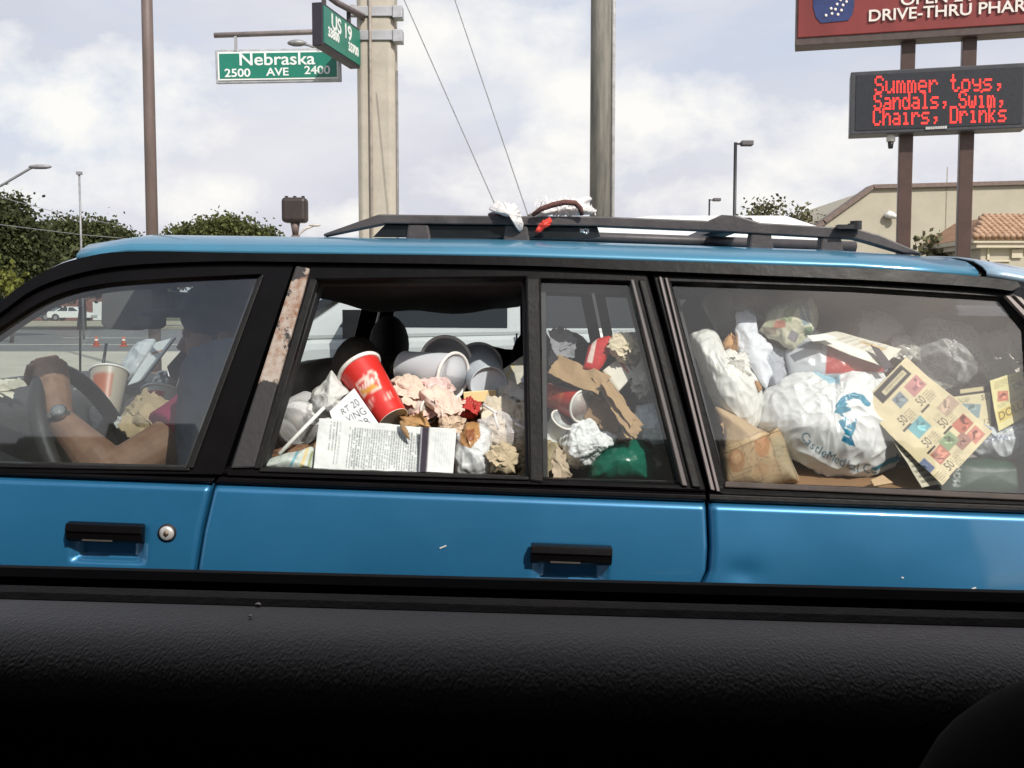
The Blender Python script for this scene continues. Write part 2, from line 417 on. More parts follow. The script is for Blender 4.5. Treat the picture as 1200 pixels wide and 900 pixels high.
def lathe(name, A, Bp, prof, mat, n=48, cv=None, colf=None, parent=None, smooth=True, vr=None):
    """turned shape along A->Bp; prof = [(fraction along, radius)]"""
    A, Bp = np.array(A, float), np.array(Bp, float); ax, ln, f, g = lathe_axis(A, Bp)
    V = []; u = []; v = []
    for t, r in prof:
        for k in range(n):
            a = 2 * math.pi * k / n - math.pi
            V.append(A + ax * ln * t + r * (math.cos(a) * f + math.sin(a) * g)); u.append(k / n); v.append(t)
    m = len(prof)
    F = [[i * n + k, i * n + (k + 1) % n, (i + 1) * n + (k + 1) % n, (i + 1) * n + k] for i in range(m - 1) for k in range(n)]
    F += [list(range(n))[::-1], [(m - 1) * n + k for k in range(n)]]
    cols = None
    if cv is not None: cols = samp(cv.done(), np.array(u), np.clip(np.array(v), 0, 1))
    if colf is not None:
        pc = [lin(colf(i)) if colf(i) else None for i in range(m)]
        if cols is None: cols = np.ones((len(V), 3))
        for i in range(m):
            if pc[i] is not None: cols[i * n:(i + 1) * n] = pc[i]
    return mk(name, V, F, mat, parent, smooth, cols)
def text_obj(s, size, mat, org, right, up, parent, name='lettering', ext=.004, align='CENTER', bold=0, wide=1.0):
    """raised lettering as a mesh; org = centre of the line, right/up = unit vectors of the sign's face"""
    cu = bpy.data.curves.new('tmp', 'FONT'); cu.body = s; cu.size = size; cu.align_x = align; cu.align_y = 'CENTER'; cu.extrude = ext; cu.offset = bold
    ob = bpy.data.objects.new('tmp', cu); me = ob.to_mesh()
    co = np.array([v.co[:] for v in me.vertices]); F = [list(p.vertices) for p in me.polygons]
    ob.to_mesh_clear(); bpy.data.objects.remove(ob); bpy.data.curves.remove(cu)
    right, up = np.array(right, float), np.array(up, float); nn = np.cross(right, up)
    V = np.array(org) + co[:, :1] * wide * right + co[:, 1:2] * up + co[:, 2:3] * nn
    return mk(name, V, F, mat, parent)
# ================================================================== sky, sun, camera
w = bpy.data.worlds.new("World"); scene.world = w; w.use_nodes = True
nt = w.node_tree; bg = nt.nodes['Background']; wo = nt.nodes['World Output']
SUN_EL, SUN_AZ = 41.0, 29.0          # sun behind the camera, a little to its right
sd = np.array([math.sin(R(SUN_AZ)) * math.cos(R(SUN_EL)), -math.cos(R(SUN_AZ)) * math.cos(R(SUN_EL)), math.sin(R(SUN_EL))])
sky = nt.nodes.new('ShaderNodeTexSky'); sky.sky_type = 'NISHITA'; sky.sun_disc = False
sky.sun_elevation = R(SUN_EL); sky.sun_rotation = math.atan2(sd[0], sd[1]); sky.dust_density = 2.0
tc = nt.nodes.new('ShaderNodeTexCoord'); sep = nt.nodes.new('ShaderNodeSeparateXYZ'); nt.links.new(tc.outputs['Generated'], sep.inputs[0])
def wmath(op, a, b=None):
    m = nt.nodes.new('ShaderNodeMath'); m.operation = op
    for k, v in ((0, a), (1, b)):
        if v is None: continue
        if hasattr(v, 'is_linked'): nt.links.new(v, m.inputs[k])
        else: m.inputs[k].default_value = v
    return m.outputs[0]
# cloud layer: bearing and a stretched height, so that the banks lie flat as they do near the horizon
den = wmath('ADD', wmath('ABSOLUTE', sep.outputs['Y']), .22)
cx = wmath('DIVIDE', sep.outputs['X'], den); cz = wmath('MULTIPLY', sep.outputs['Z'], 2.3)
cmb = nt.nodes.new('ShaderNodeCombineXYZ'); nt.links.new(cx, cmb.inputs[0]); nt.links.new(cz, cmb.inputs[1]); nt.links.new(wmath('SIGN', sep.outputs['Y']), cmb.inputs[2])
def wn(scale, det, off, rough=.55, dist=.3):
    mp = nt.nodes.new('ShaderNodeMapping'); mp.inputs['Location'].default_value = off; nt.links.new(cmb.outputs[0], mp.inputs[0])
    n = nt.nodes.new('ShaderNodeTexNoise'); n.inputs['Scale'].default_value = scale; n.inputs['Detail'].default_value = det
    n.inputs['Roughness'].default_value = rough; n.inputs['Distortion'].default_value = dist; nt.links.new(mp.outputs[0], n.inputs['Vector']); return n.outputs['Fac']
blue = mixc(nt, 1.0, sky.outputs[0], (.115, .115, .115), 'MULTIPLY')
veil = mixc(nt, .72, blue, (.60, .64, .74))
grey = ramp(nt, wn(3.0, 7, (3.1, 1.7, .4)), [(.3, (.55, .56, .625)), (.5, (.63, .635, .695)), (.68, (.72, .72, .75))])
cover = ramp(nt, wn(1.5, 8, (7.3, 2.2, 1.9), .6), [(.34, (0, 0, 0)), (.50, (1, 1, 1))])
mid = mixc(nt, cover, veil, grey)
# banks of cumulus: where each stands (bearing, height over distance) and how wide it is, edges broken up by noise
ya = wmath('MAXIMUM', sep.outputs['Y'], .05); ca = wmath('DIVIDE', sep.outputs['X'], ya); cb = wmath('DIVIDE', sep.outputs['Z'], ya); bank = None
for (qx, qy, qa, qb) in ((.115, .172, .105, .050), (.175, .195, .045, .036), (.07, .19, .05, .03), (.30, .135, .11, .045), (.35, .17, .05, .028), (.42, .145, .07, .04), (-.40, .19, .12, .06), (-.42, .12, .10, .035), (-.29, .10, .07, .024), (-.15, .085, .06, .018), (.02, .12, .10, .03), (-.05, .25, .10, .04), (.55, .2, .06, .06), (-.62, .16, .1, .06), (.22, .10, .12, .03)):
    u_ = wmath('DIVIDE', wmath('SUBTRACT', ca, qx), qa); v_ = wmath('DIVIDE', wmath('SUBTRACT', cb, qy), qb)
    g_ = wmath('SUBTRACT', 1.0, wmath('ADD', wmath('MULTIPLY', u_, u_), wmath('MULTIPLY', v_, v_)))
    bank = g_ if bank is None else wmath('MAXIMUM', bank, g_)
hv = nt.nodes.new('ShaderNodeCombineXYZ'); nt.links.new(ca, hv.inputs[0]); nt.links.new(wmath('MULTIPLY', cb, 1.35), hv.inputs[1]); nt.links.new(wmath('SIGN', sep.outputs['Y']), hv.inputs[2])
hn = nt.nodes.new('ShaderNodeTexNoise'); hn.inputs['Scale'].default_value = 9.0; hn.inputs['Detail'].default_value = 11; hn.inputs['Roughness'].default_value = .6; hn.inputs['Distortion'].default_value = .15; nt.links.new(hv.outputs[0], hn.inputs['Vector'])
bank = wmath('ADD', wmath('MULTIPLY', wmath('MAXIMUM', bank, -1.6), .16), hn.outputs['Fac'])
heads = ramp(nt, bank, [(.46, (0, 0, 0)), (.56, (.42, .42, .42)), (.72, (1, 1, 1))])
allc = mixc(nt, heads, mid, (.85, .84, .815))
# overhead and behind the camera pale cloud is added to brighten the car interiors
fr = nt.nodes.new('ShaderNodeMapRange'); nt.links.new(wmath('SUBTRACT', sep.outputs['Y'], wmath('MULTIPLY', sep.outputs['Z'], .9)), fr.inputs[0])
fr.inputs[1].default_value = -.25; fr.inputs[2].default_value = .35
scat = ramp(nt, wn(2.2, 7, (9.1, 5.5, .7)), [(.36, (0, 0, 0)), (.56, (.9, .9, .9))])
backsky = mixc(nt, scat, blue, (.86, .86, .88))
nt.links.new(mixc(nt, fr.outputs[0], backsky, allc), bg.inputs['Color']); bg.inputs['Strength'].default_value = 1.0
sl = bpy.data.lights.new('sun', 'SUN'); sl.energy = 3.9; sl.angle = R(.6); sl.color = (1, .95, .87)
so = bpy.data.objects.new('sun', sl); COL.objects.link(so); so.rotation_euler = Vector(sd).to_track_quat('Z', 'Y').to_euler(); so.location = (3, -6, 12)
cd = bpy.data.cameras.new('camera'); cam = bpy.data.objects.new('camera', cd); COL.objects.link(cam)
cd.sensor_width = 36; cd.lens = FPX / 1200 * 36; cd.clip_start = .02; cd.clip_end = 3000
cam.location = EYE; cam.rotation_euler = (math.pi / 2 - PIT, 0, 0); scene.camera = cam
scene.view_settings.view_transform = 'Standard'; scene.view_settings.look = 'None'; scene.view_settings.exposure = .22; scene.view_settings.gamma = 1
scene.cycles.max_bounces = 8; scene.cycles.transparent_max_bounces = 16; scene.cycles.diffuse_bounces = 4; scene.cycles.glossy_bounces = 4
scene.cycles.use_adaptive_sampling = True; scene.cycles.adaptive_threshold = .02; scene.cycles.use_denoising = True
scene.cycles.sample_clamp_indirect = 6; scene.cycles.caustics_reflective = False; scene.cycles.caustics_refractive = False

# ================================================================== ground
asph = M('asphalt', (.062, .062, .064), .85, var=.2, scale=3, bmp=.4, bscale=220)
road2 = M('worn_asphalt', (.13, .13, .127), .85, var=.12, scale=.6, bmp=.3, bscale=90)
conc = M('pale_concrete', (.46, .43, .35), .85, var=.1, scale=.8, bmp=.2, bscale=60)
verge = M('dry_verge', (.33, .30, .21), .95, var=.2, scale=.5, bmp=.4, bscale=20)
wpaint = M('road_paint', (.62, .62, .58), .8, var=.2, scale=2)
grassm = M('turf', (.12, .13, .06), .95, var=.3, scale=.3)
def slab(name, x0, x1, y0, y1, z0, z1, m):
    o = MB().box(((x0 + x1) / 2, (y0 + y1) / 2, (z0 + z1) / 2), (x1 - x0, y1 - y0, z1 - z0)).build(name, m); return struct(o)
struct(mk('ground', [(-900, -200, -.03), (900, -200, -.03), (900, 1500, -.03), (-900, 1500, -.03)], [[0, 1, 2, 3]], grassm))
struct(mk('near_road', [(-120, -14, 0), (120, -14, 0), (120, 12.2, 0), (-120, 12.2, 0)], [[0, 1, 2, 3]], asph))
for y in (3.9, -1.2, 8.2):
    b = MB()
    for k in range(-12, 12): b.box((k * 9 + 2.2, y, .005), (3, .11, .006))
    struct(b.build('lane_markings', wpaint))
slab('sidewalk', -120, 120, 12.2, 28.5, -.02, .13, conc)
struct(mk('far_road', [(-220, 28.5, 0), (120, 28.5, 0), (120, 70, 0), (-220, 66, 0)], [[0, 1, 2, 3]], road2))
for (y0, y1, d) in ((35.0, 38.2, 0), (47, 49, 1)):
    b = MB()
    if d == 0: b.prism([(-90, y0 + 2, .005), (30, y1, .005), (30, y1 + .35, .005), (-90, y0 + 2.35, .005)], (0, 0, .004))
    else:
        for k in range(-9, 3): b.box((k * 9, y0, .006), (3.4, .4, .006))
    struct(b.build('far_road_markings', wpaint))
slab('far_verge', -220, 120, 70, 108, -.02, .12, verge)

# ================================================================== materials of the street
steel = M('galvanised_steel', (.42, .42, .44), .5, .6, var=.12, scale=6)
brownm = M('brown_painted_metal', (.072, .040, .033), .45, var=.15, scale=5, bmp=.1)
dkpole = M('weathered_bronze_pole', (.155, .115, .105), .55, var=.2, scale=4, sc=(1, 1, .2))
concp = M('cast_concrete_pole', (.45, .41, .345), .85, var=.1, scale=3, bmp=.3, bscale=50)
woodp = M('weathered_treated_wood', (.255, .235, .205), .9, c2=(.10, .105, .095), scale=14, bmp=.5, bscale=30, sc=(1, 1, .09))
greensign = M('green_reflective_sheeting', (.008, .185, .125), .35, var=.07, scale=2)
whitesign = M('white_reflective_sheeting', (.78, .80, .78), .4, var=.05, scale=3)
blackm = M('black_painted_metal', (.018, .017, .019), .45, var=.2)
greym = M('grey_metal', (.28, .28, .29), .5, .3)
wirem = M('dull_wire', (.24, .24, .25), .6)

def vpole(name, px, Y, wpx, ztop, m, parent=None, zbot=.1, taper=.9, n=18, square=False):
    x = at(px, 300, Y)[0]; r = wpx / 2 * Y / FPX
    if square:
        b = MB(); b.prism([(x + i * r, Y + j * r, zbot) for i, j in ((-1, -.75), (-.75, -1), (.75, -1), (1, -.75), (1, .75), (.75, 1), (-.75, 1), (-1, .75))], (0, 0, ztop - zbot))
        return b.build(name, m, parent), x, r
    return MB().tube([(x, Y, zbot), (x, Y, (zbot + ztop) / 2), (x, Y, ztop)], [r, r * (1 + taper) / 2, r * taper], n).build(name, m, parent, True), x, r

# tall bronze light pole on the left
e = empty('light_pole', at(178, 363, 18) * [1, 1, 0] + [0, 0, .13])
o, x, r = vpole('shaft', 179, 18, 14.5, 10.5, dkpole, e, taper=.8)
MB().tube([(x, 18, 10.3), (x - .5, 18, 10.7), (x - 1.9, 18, 10.8)], [.06, .05, .045], 10).box((x - 2.3, 18, 10.8), (.8, .3, .14)).build('lamp_arm', dkpole, e)
MB().box((x, 18, .16), (.5, .5, .08)).build('base_plate', dkpole, e)
tag(e, 'tall slim dark bronze pole rising out of the picture left of the street signs', 'light pole')

# concrete strain pole with clamps and conduit
Y0 = 14.6
e = empty('strain_pole', at(444, 363, Y0) * [1, 1, 0] + [0, 0, .13])
o, x, r = vpole('shaft', 444.5, Y0, 43, 9.0, concp, e, square=True); bev(o, .02)
MB().tube([(x - .06, Y0 - r - .035, .15), (x - .06, Y0 - r - .035, 5), (x - .06, Y0 - r - .035, 9)], .02, 10).build('conduit', M('brown_grey_conduit', (.40, .35, .31), .6), e, True)
for py in (13.5, 41.5):
    z = at(444, py, Y0 - r)[2]
    b = MB().box((x, Y0 - r - .012, z), (r * 2.02, .03, .13)).box((x + r + .05, Y0 - r + .05, z - .01), (.13, .2, .16)).box((x - r - .02, Y0 - r - .03, z), (.09, .1, .15))
    bev(b.build('clamp', steel, e), .008)
MB().tube([(x + r + .015, Y0 - .1, .15), (x + r + .015, Y0 - .1, at(463, 85, Y0)[2])], .018, 8).build('ground_rod_guard', M('dull_lead_grey', (.2, .19, .19), .6), e, True)
tag(e, 'square tan concrete pole with two steel clamp bands carrying the green street signs', 'utility pole')
PX, PR = x, r

# the sign facing us
def nframe(a, b_, c_):
    a, b_, c_ = map(np.array, (a, b_, c_)); r_ = b_ - a; r_ = r_ / np.linalg.norm(r_); u = c_ - a; u = u - r_ * (u @ r_); u /= np.linalg.norm(u); return r_, u
YN = 14.5
tl, tr, bl = at(252, 58, YN), at(399.5, 55.5, YN), at(253, 98, YN)
rt, up = nframe(bl, bl + (tr - tl), tl); nn = np.cross(rt, up); wd = np.linalg.norm(tr - tl); hg = np.linalg.norm(tl - bl); cen = bl + rt * wd / 2 + up * hg / 2
e = empty('street_sign', cen - up * hg / 2)
bev(MB().box(cen - nn * .03, (wd, hg, .05), (rt, up, nn)).build('sign_case', M('aluminium_trim', (.50, .51, .53), .45, .5), e), .012)
bev(MB().box(cen, (wd - .07, hg - .075, .02), (rt, up, nn)).build('white_border', whitesign, e), .004)
MB().box(cen + nn * .008, (wd - .115, hg - .12, .012), (rt, up, nn)).build('sign_face', greensign, e)
s_ = YN / FPX
for st, cx_, cy_, sz in (('Nebraska', 324, 69.5, 19.5), ('2500', 278, 85.6, 12.8), ('AVE', 325, 84.3, 12.4), ('2400', 371.5, 82.2, 12.8)):
    p = at(cx_, cy_, YN - .03); text_obj(st, sz * s_, whitesign, cen + rt * ((p - cen) @ rt) + up * ((p - cen) @ up) + nn * .0165, rt, up, e, ext=.002, bold=.0025, wide=1.17)
za = at(252, 41, YN)[2]
b = MB().tube([at(251, 41.5, YN), at(367, 37.5, YN + .05), (PX - PR, Y0 - .05, at(421, 36, Y0)[2])], .035, 10)
b.build('sign_arm', M('brown_grey_arm', (.27, .23, .22), .55, .3), e, True)
for px in (276, 373):
    t = at(px, 41, YN); MB().box(t - [0, 0, .11], (.035, .03, .2)).build('hanger', steel, e)
tag(e, 'wide green street name sign reading Nebraska 2500 AVE 2400 hanging from an arm', 'street sign')

# the sign seen at a slant
a, b_ = at(379, 50, 13.0), at(422.5, 75, 14.25); h = at(379, 5, 13.0)[2] - a[2]; b_[2] = a[2]
rt = (b_ - a) / np.linalg.norm(b_ - a); up = np.array([0, 0, 1.]); nn = np.cross(rt, up); wd = np.linalg.norm(b_ - a)
cen = a + rt * wd / 2 + up * h / 2; e = empty('street_sign', cen - up * h / 2)
bev(MB().box(cen - nn * .075, (wd, h + .06, .14), (rt, up, nn)).build('sign_case', M('dark_sign_box', (.028, .022, .034), .5), e), .01)
MB().box(cen, (wd - .03, h - .01, .012), (rt, up, nn)).build('sign_face', greensign, e)
for st, f, g, sz in (('US 19', .46, .69, .25), ('33800', .245, .36, .155), ('33700', .78, .33, .155)):
    text_obj(st, sz, whitesign, cen + rt * wd * (f - .5) + up * h * (g - .5) + nn * .01, rt, up, e, ext=.002, bold=.006, wide=.95 if st[0] == '3' else 1.15)
t0 = cen - nn * .075 + up * (h / 2 + .2)
MB().tube([t0 - rt * wd * .75, t0, np.array([PX - PR * .6, Y0 - PR - .02, at(425, 26, Y0)[2]])], .04, 10).build('sign_arm', M('purple_grey_arm', (.21, .17, .18), .5, .3), e, True)
for f in (-.33, .33): MB().box(t0 + rt * wd * f - up * .1, (.05, .05, .2)).build('hanger', M('dark_hanger', (.06, .05, .06), .5), e)
tag(e, 'green boxed street sign seen at a slant reading US 19 beside the concrete pole', 'street sign')

# wooden pole, guy wires
YW = 13.5
e = empty('utility_pole', at(703, 363, YW) * [1, 1, 0] + [0, 0, .13])
o, x, r = vpole('shaft', 703, YW, 25, 10, woodp, e, taper=.92, n=24)
MB().tube([(x + r + .02, YW - .03, .15), (x + r * .97 + .02, YW - .03, 5), (x + r * .93 + .02, YW - .03, 10)], .025, 10).build('conduit', M('pale_conduit', (.48, .47, .47), .5), e, True)
tag(e, 'round weathered wooden utility pole with a pale conduit up its right side', 'utility pole')
for (a, b_), lb in (((( 471, -6), (590, 262)), 'left one of two thin guy wires slanting down behind the roof rack'), (((531, -6), (622, 262)), 'right one of two thin guy wires slanting down to the rubbish on the rack')):
    p, q = at(*a, 12.5), at(*b_, 11.5); q2 = p + (q - p) * ((p[2] - .13) / (p[2] - q[2]))
    tag(MB().tube([p + (p - q) * .3, p, q, q2], .0062, 6).build('guy_wire', wirem), lb, 'guy wire', 'guy wires')

# pedestrian signal
YP = 13.0
e = empty('pedestrian_signal', at(346, 363, YP) * [1, 1, 0] + [0, 0, .13]); x = at(346.5, 300, YP)[0]; z = at(346, 246.5, YP)[2]
bev(MB().box((x, YP, z), (.30, .2, .30)).build('signal_housing', M('dark_plastic_housing', (.035, .024, .022), .5), e), .045, 3)
for i in (-.1, 0, .1): MB().box((x + i, YP, z + .155), (.03, .06, .03)).build('housing_lug', blackm, e)
MB().tube([(x, YP, .13), (x, YP, z - .3)], .05, 12).tube([(x, YP, z - .3), (x, YP, z - .14)], [.035, .06], 12).build('post', dkpole, e, True)
tag(e, 'back of a dark square pedestrian signal on a short post above the blue roof', 'traffic signal')

# far street lights
def cobra(px, py, Y, pts, lb, hw=.9, lc=greym, grp='arm street lights'):
    h = at(px, py, Y); e = empty('street_light', (at(pts[-1][0], 363, Y)[0], Y, .0))
    base = at(pts[-1][0], pts[-1][1], Y)
    MB().tube([at(a, b_, Y) for a, b_ in pts] + [np.array([base[0], Y, 0])], [.05 * Y / 40] * len(pts) + [.1], 8).build('lamp_post', lc, e, True)
    MB().ball(h, (hw * .5, .16, .09), 12, 6).build('lamp_head', lc, e, True)
    return tag(e, lb, 'street light', grp)
cobra(47, 195.5, 40, [(42, 195.5), (36, 197), (2, 217), (-14, 226)], 'arched street light leaning in over the left tree')
cobra(348, 50.5, 30, [(353, 51), (362, 53), (380, 60), (428, 70)], 'small street light head just above the Nebraska sign', .55)
cobra(369, 264, 70, [(366, 265), (358, 268), (350, 275)], 'tiny street light arm right of the pedestrian signal', .8, M('pale_lamp', (.55, .5, .45), .6))
e = empty('metal_pole', at(95.5, 363, 45) * [1, 1, 0])
vpole('shaft', 95.5, 45, 2.6, at(95, 203, 45)[2], greym, e, 0); MB().box((at(95.5, 300, 45)[0], 45, at(95, 203, 45)[2]), (.2, .2, .12)).build('cap', greym, e)
tag(e, 'thin bare grey pole standing up behind the left trees', 'pole')
for Yp, x0, y0, wp, hp, lb in ((37, 860, 168, 4.2, 20, 'tall parking lot light with a flat lamp to the right of the wooden pole'), (60, 830.5, 234, 2.2, 13, 'small distant parking lot light low over the roof rack')):
    e = empty('parking_light', at(x0, 363, Yp) * [1, 1, 0]); x = at(x0, 300, Yp)[0]; z = at(x0, y0, Yp)[2]
    vpole('lamp_post', x0, Yp, wp, z + .03, blackm, e, 0); wl = hp * Yp / FPX
    MB().box((x + wl * .22, Yp, z - .02), (wl * .35, .06, .06)).build('lamp_arm', blackm, e)
    bev(MB().box((x + wl * .66, Yp, z), (wl * .68, .35, .17)).build('lamp_head', M('lamp_box', (.10, .09, .10), .5), e), .03)
    tag(e, lb, 'street light', 'parking lot lights')
for (a, b_, y) in (((-10, 228), (128, 262), 48), ((-10, 262), (200, 284), 47)):
    tag(MB().tube([at(*a, y), at((a[0] + b_[0]) / 2, (a[1] + b_[1]) / 2 + 2, y), at(*b_, y)], .013, 5).build('power_line', M('faint_cable', (.25, .25, .27), .7)),
        'thin cable crossing in front of the left trees, %s' % ('upper one' if a[1] < 240 else 'lower one'), 'cable', 'cables over the trees')

# ================================================================== pharmacy pylon sign
YA = 19.2
fd = np.array([math.cos(R(-15)), math.sin(R(-15)), 0]); up = np.array([0, 0, 1.]); nn = np.cross(fd, up)
def onface(px, py, org, off=0):
    d = ray(px, py); o_ = org + nn * off; t = ((o_ - EYE) @ nn) / (d @ nn); return EYE + d * t
org = at(1062, 120, YA)
e = empty('pylon_sign', at(1100, 363, YA) * [1, 1, 0] + [0, 0, .13])
for px in (1062.5, 1133.5):
    p = onface(px, 120, org, -.2); b = MB().box((p[0], p[1], 4.1), (.235, .235, 8.0), (fd, nn, up)); bev(b.build('sign_post', brownm, e), .012)
def panel(x0, y0, x1, y1, thick, off, name, m, par):
    a, b2 = onface(x0, y0, org, off), onface(x1, y1, org, off); w_ = (b2 - a) @ fd; h_ = a[2] - b2[2]; c = a + fd * w_ / 2 - up * h_ / 2
    return bev(MB().box(c - nn * thick / 2, (w_, h_, thick), (fd, up, nn)).build(name, m, par), .015), c, w_, h_
redm = M('red_sign_panel', (.215, .034, .031), .4, var=.16, scale=1.2, sc=(1, 1, .35))
o, c, w_, h_ = panel(934, -90, 1330, 29.5, .45, .10, 'upper_cabinet', M('bronze_cabinet', (.085, .06, .055), .45), e)
o, c, w_, h_ = panel(937, -86, 1326, 19.5, .03, .125, 'red_panel', redm, e); rp = o
letm = M('pale_sign_letters', (.72, .66, .62), .5, var=.05)
s_ = YA / FPX
p0 = onface(1017, 19.5, org, .15); text_obj('DRIVE-THRU PHARMACY', 18.2 * s_, letm, p0, fd, up, e, align='LEFT', ext=.012, bold=.004, wide=1.08)
p0 = onface(1055, 0.5, org, .15); text_obj('OPEN 24 HOURS', 18.2 * s_, letm, p0, fd, up, e, align='LEFT', ext=.012, bold=.004, wide=1.08)
def face_poly(mb, pts, th, off):
    mb.prism([onface(a, b2, org, off) for a, b2 in pts], nn * th); return mb
face_poly(MB(), [(952, -40), (1001, -41), (1001, 6), (999, 17), (994, 24), (962, 27), (956, 20), (953, 8)], .012, .128).build('emblem', M('blue_emblem', (.028, .045, .16), .4), e)
b = MB()
for (a, b2) in ((968, 18), (975, 16), (982, 17), (979, 11), (986, 12), (974, 10), (981, 5), (988, 6), (985, 0), (992, 2), (990, -5), (997, -3)):
    b.ball(onface(a, b2, org, .145), (1.7 * s_, .01, 1.7 * s_), 10, 6)
b.build('emblem_dots', letm, e, True)
tag(e, 'tall red pharmacy sign reading OPEN 24 and DRIVE-THRU PHARMACY on two brown posts', 'sign')
e = empty('message_board', onface(1100, 158, org, .2))
o, c, w_, h_ = panel(997, 84.5, 1203, 149.5, .5, .18, 'board_case', M('dark_board_case', (.05, .05, .06), .45), e)
panel(1003, 88, 1198, 145.5, .02, .19, 'screen', M('led_screen', (.022, .024, .032), .4, var=.2, scale=20), e)
F57 = {'S': '0111010001100000111000001100010111', 'u': '', }
G = {'S': ['01110', '10001', '10000', '01110', '00001', '10001', '01110'], 'u': ['00000', '00000', '10001', '10001', '10001', '10011', '01101'],
     'm': ['00000', '00000', '11010', '10101', '10101', '10101', '10101'], 'e': ['00000', '00000', '01110', '10001', '11111', '10000', '01110'],
     'r': ['00000', '00000', '10110', '11001', '10000', '10000', '10000'], 't': ['01000', '01000', '11100', '01000', '01000', '01001', '00110'],
     'o': ['00000', '00000', '01110', '10001', '10001', '10001', '01110'], 'y': ['00000', '00000', '10001', '10001', '01111', '00001', '01110'],
     's': ['00000', '00000', '01111', '10000', '01110', '00001', '11110'], ',': ['00000', '00000', '00000', '00000', '00110', '00010', '00100'],
     'a': ['00000', '00000', '01110', '00001', '01111', '10001', '01111'], 'n': ['00000', '00000', '10110', '11001', '10001', '10001', '10001'],
     'd': ['00001', '00001', '01101', '10011', '10001', '10001', '01111'], 'l': ['01100', '00100', '00100', '00100', '00100', '00100', '01110'],
     'w': ['00000', '00000', '10001', '10001', '10101', '10101', '01010'], 'i': ['00100', '00000', '01100', '00100', '00100', '00100', '01110'],
     'C': ['01110', '10001', '10000', '10000', '10000', '10001', '01110'], 'h': ['10000', '10000', '10110', '11001', '10001', '10001', '10001'],
     'D': ['11110', '10001', '10001', '10001', '10001', '10001', '11110'], 'k': ['10000', '10000', '10010', '10100', '11000', '10100', '10010'],
     '.': ['00000', '00000', '00000', '00000', '00000', '01100', '01100'], ' ': ['00000'] * 7}
ledm, n_, p_, _o = newmat('lit_red_led'); p_.inputs['Base Color'].default_value = (.5, .02, .02, 1); p_.inputs['Emission Color'].default_value = (1, .05, .035, 1); p_.inputs['Emission Strength'].default_value = .95
for st, xa, ya, xb, yb, xr in (('Summer toys,', 1025, 89, 1175, 85.5, 21.0), ('Sandals, Swim,', 1024, 108.5, 1177, 105.5, 20.5), ('Chairs, Drinks', 1023, 127, 1179, 122.5, 20.5)):
    b = MB(); nc = len(st) * 6 - 1
    for i, ch in enumerate(st):
        for rw in range(7):
            for cl in range(5):
                if G[ch][rw][cl] == '1':
                    f = (i * 6 + cl + .5) / nc; px = xa + (xb - xa) * f; py = ya + (yb - ya) * f + (rw + .5) / 7 * xr
                    b.box(onface(px, py, org, .192), (2.0 * s_, 2.45 * s_, .012), (fd, up, nn))
    b.build('led_lettering', ledm, e)
pl_ = MB()
for i in range(9): pl_.box(onface(1086 + i * 2.8, 150.2 - i * .14, org, .203), (2.2 * s_, 3 * s_, .004), (fd, up, nn))
pl_.build('maker_plate', M('worn_white_plate', (.5, .5, .5), .5), e)
tag(e, 'dark message board with red lit text Summer toys, Sandals, Swim, Chairs, Drinks between the posts', 'message board')
e = empty('flood_lamp', onface(1043, 168, org, .1))
p = onface(1044, 158, org, .02)
MB().tube([p + [0, 0, .05], p - [0, 0, .12]], .075, 10).build('bracket', M('pale_bracket', (.6, .6, .6), .5), e, True)
MB().tube([p - [0, 0, .11], p - [0, 0, .24]], [.055, .04], 10).build('lamp_body', blackm, e, True)
tag(e, 'small lamp hanging under the left end of the message board', 'lamp')

# ================================================================== store building on the right
stuc = M('tan_stucco', (.41, .375, .295), .9, var=.06, scale=1.2, bmp=.2, bscale=40)
cop = M('brown_coping', (.17, .12, .10), .6)
YB = 38
e = empty('store_building', at(1100, 363, YB) * [1, 1, 0])
g = [at(930, 290, YB), at(966, 262, YB), at(1023, 221, YB), at(1290, 214, YB)]
gl = [(g[0][0], YB, 0.0)] + [tuple(p) for p in g] + [(g[3][0], YB, 0.0)]
MB().prism(gl, (0, 22, 0)).build('wall', stuc, e)
b = MB()
for p, q in zip(g, g[1:]):
    d = (q - p); l = np.linalg.norm(d); d /= l; n2 = np.cross(np.array([0, 1., 0]), d); n2 = n2 if n2[2] > 0 else -n2
    b.box((p + q) / 2 + n2 * .06 + [0, .2, 0], (l + .05, .7, .14), (d, np.array([0, 1., 0]), n2))
b.build('coping', cop, e)
p = at(1043, 252, YB - .15)
MB().tube([p + [0, .2, .12], p + [0, 0, .1]], .05, 8).ball(p, (.2, .16, .13), 10, 8).ball(p + [.14, -.1, -.06], (.12, .12, .09), 10, 6).build('wall_lamp', M('white_lamp', (.75, .74, .7), .5), e, True)
MB().box((g[2][0] + 2.6, YB - .006, 4), (.03, .012, 4.5)).build('downpipe', M('stucco_joint', (.3, .27, .2), .9), e)
tag(e, 'plain tan stucco store wall with a sloping brown edged top behind the brown posts', 'building')
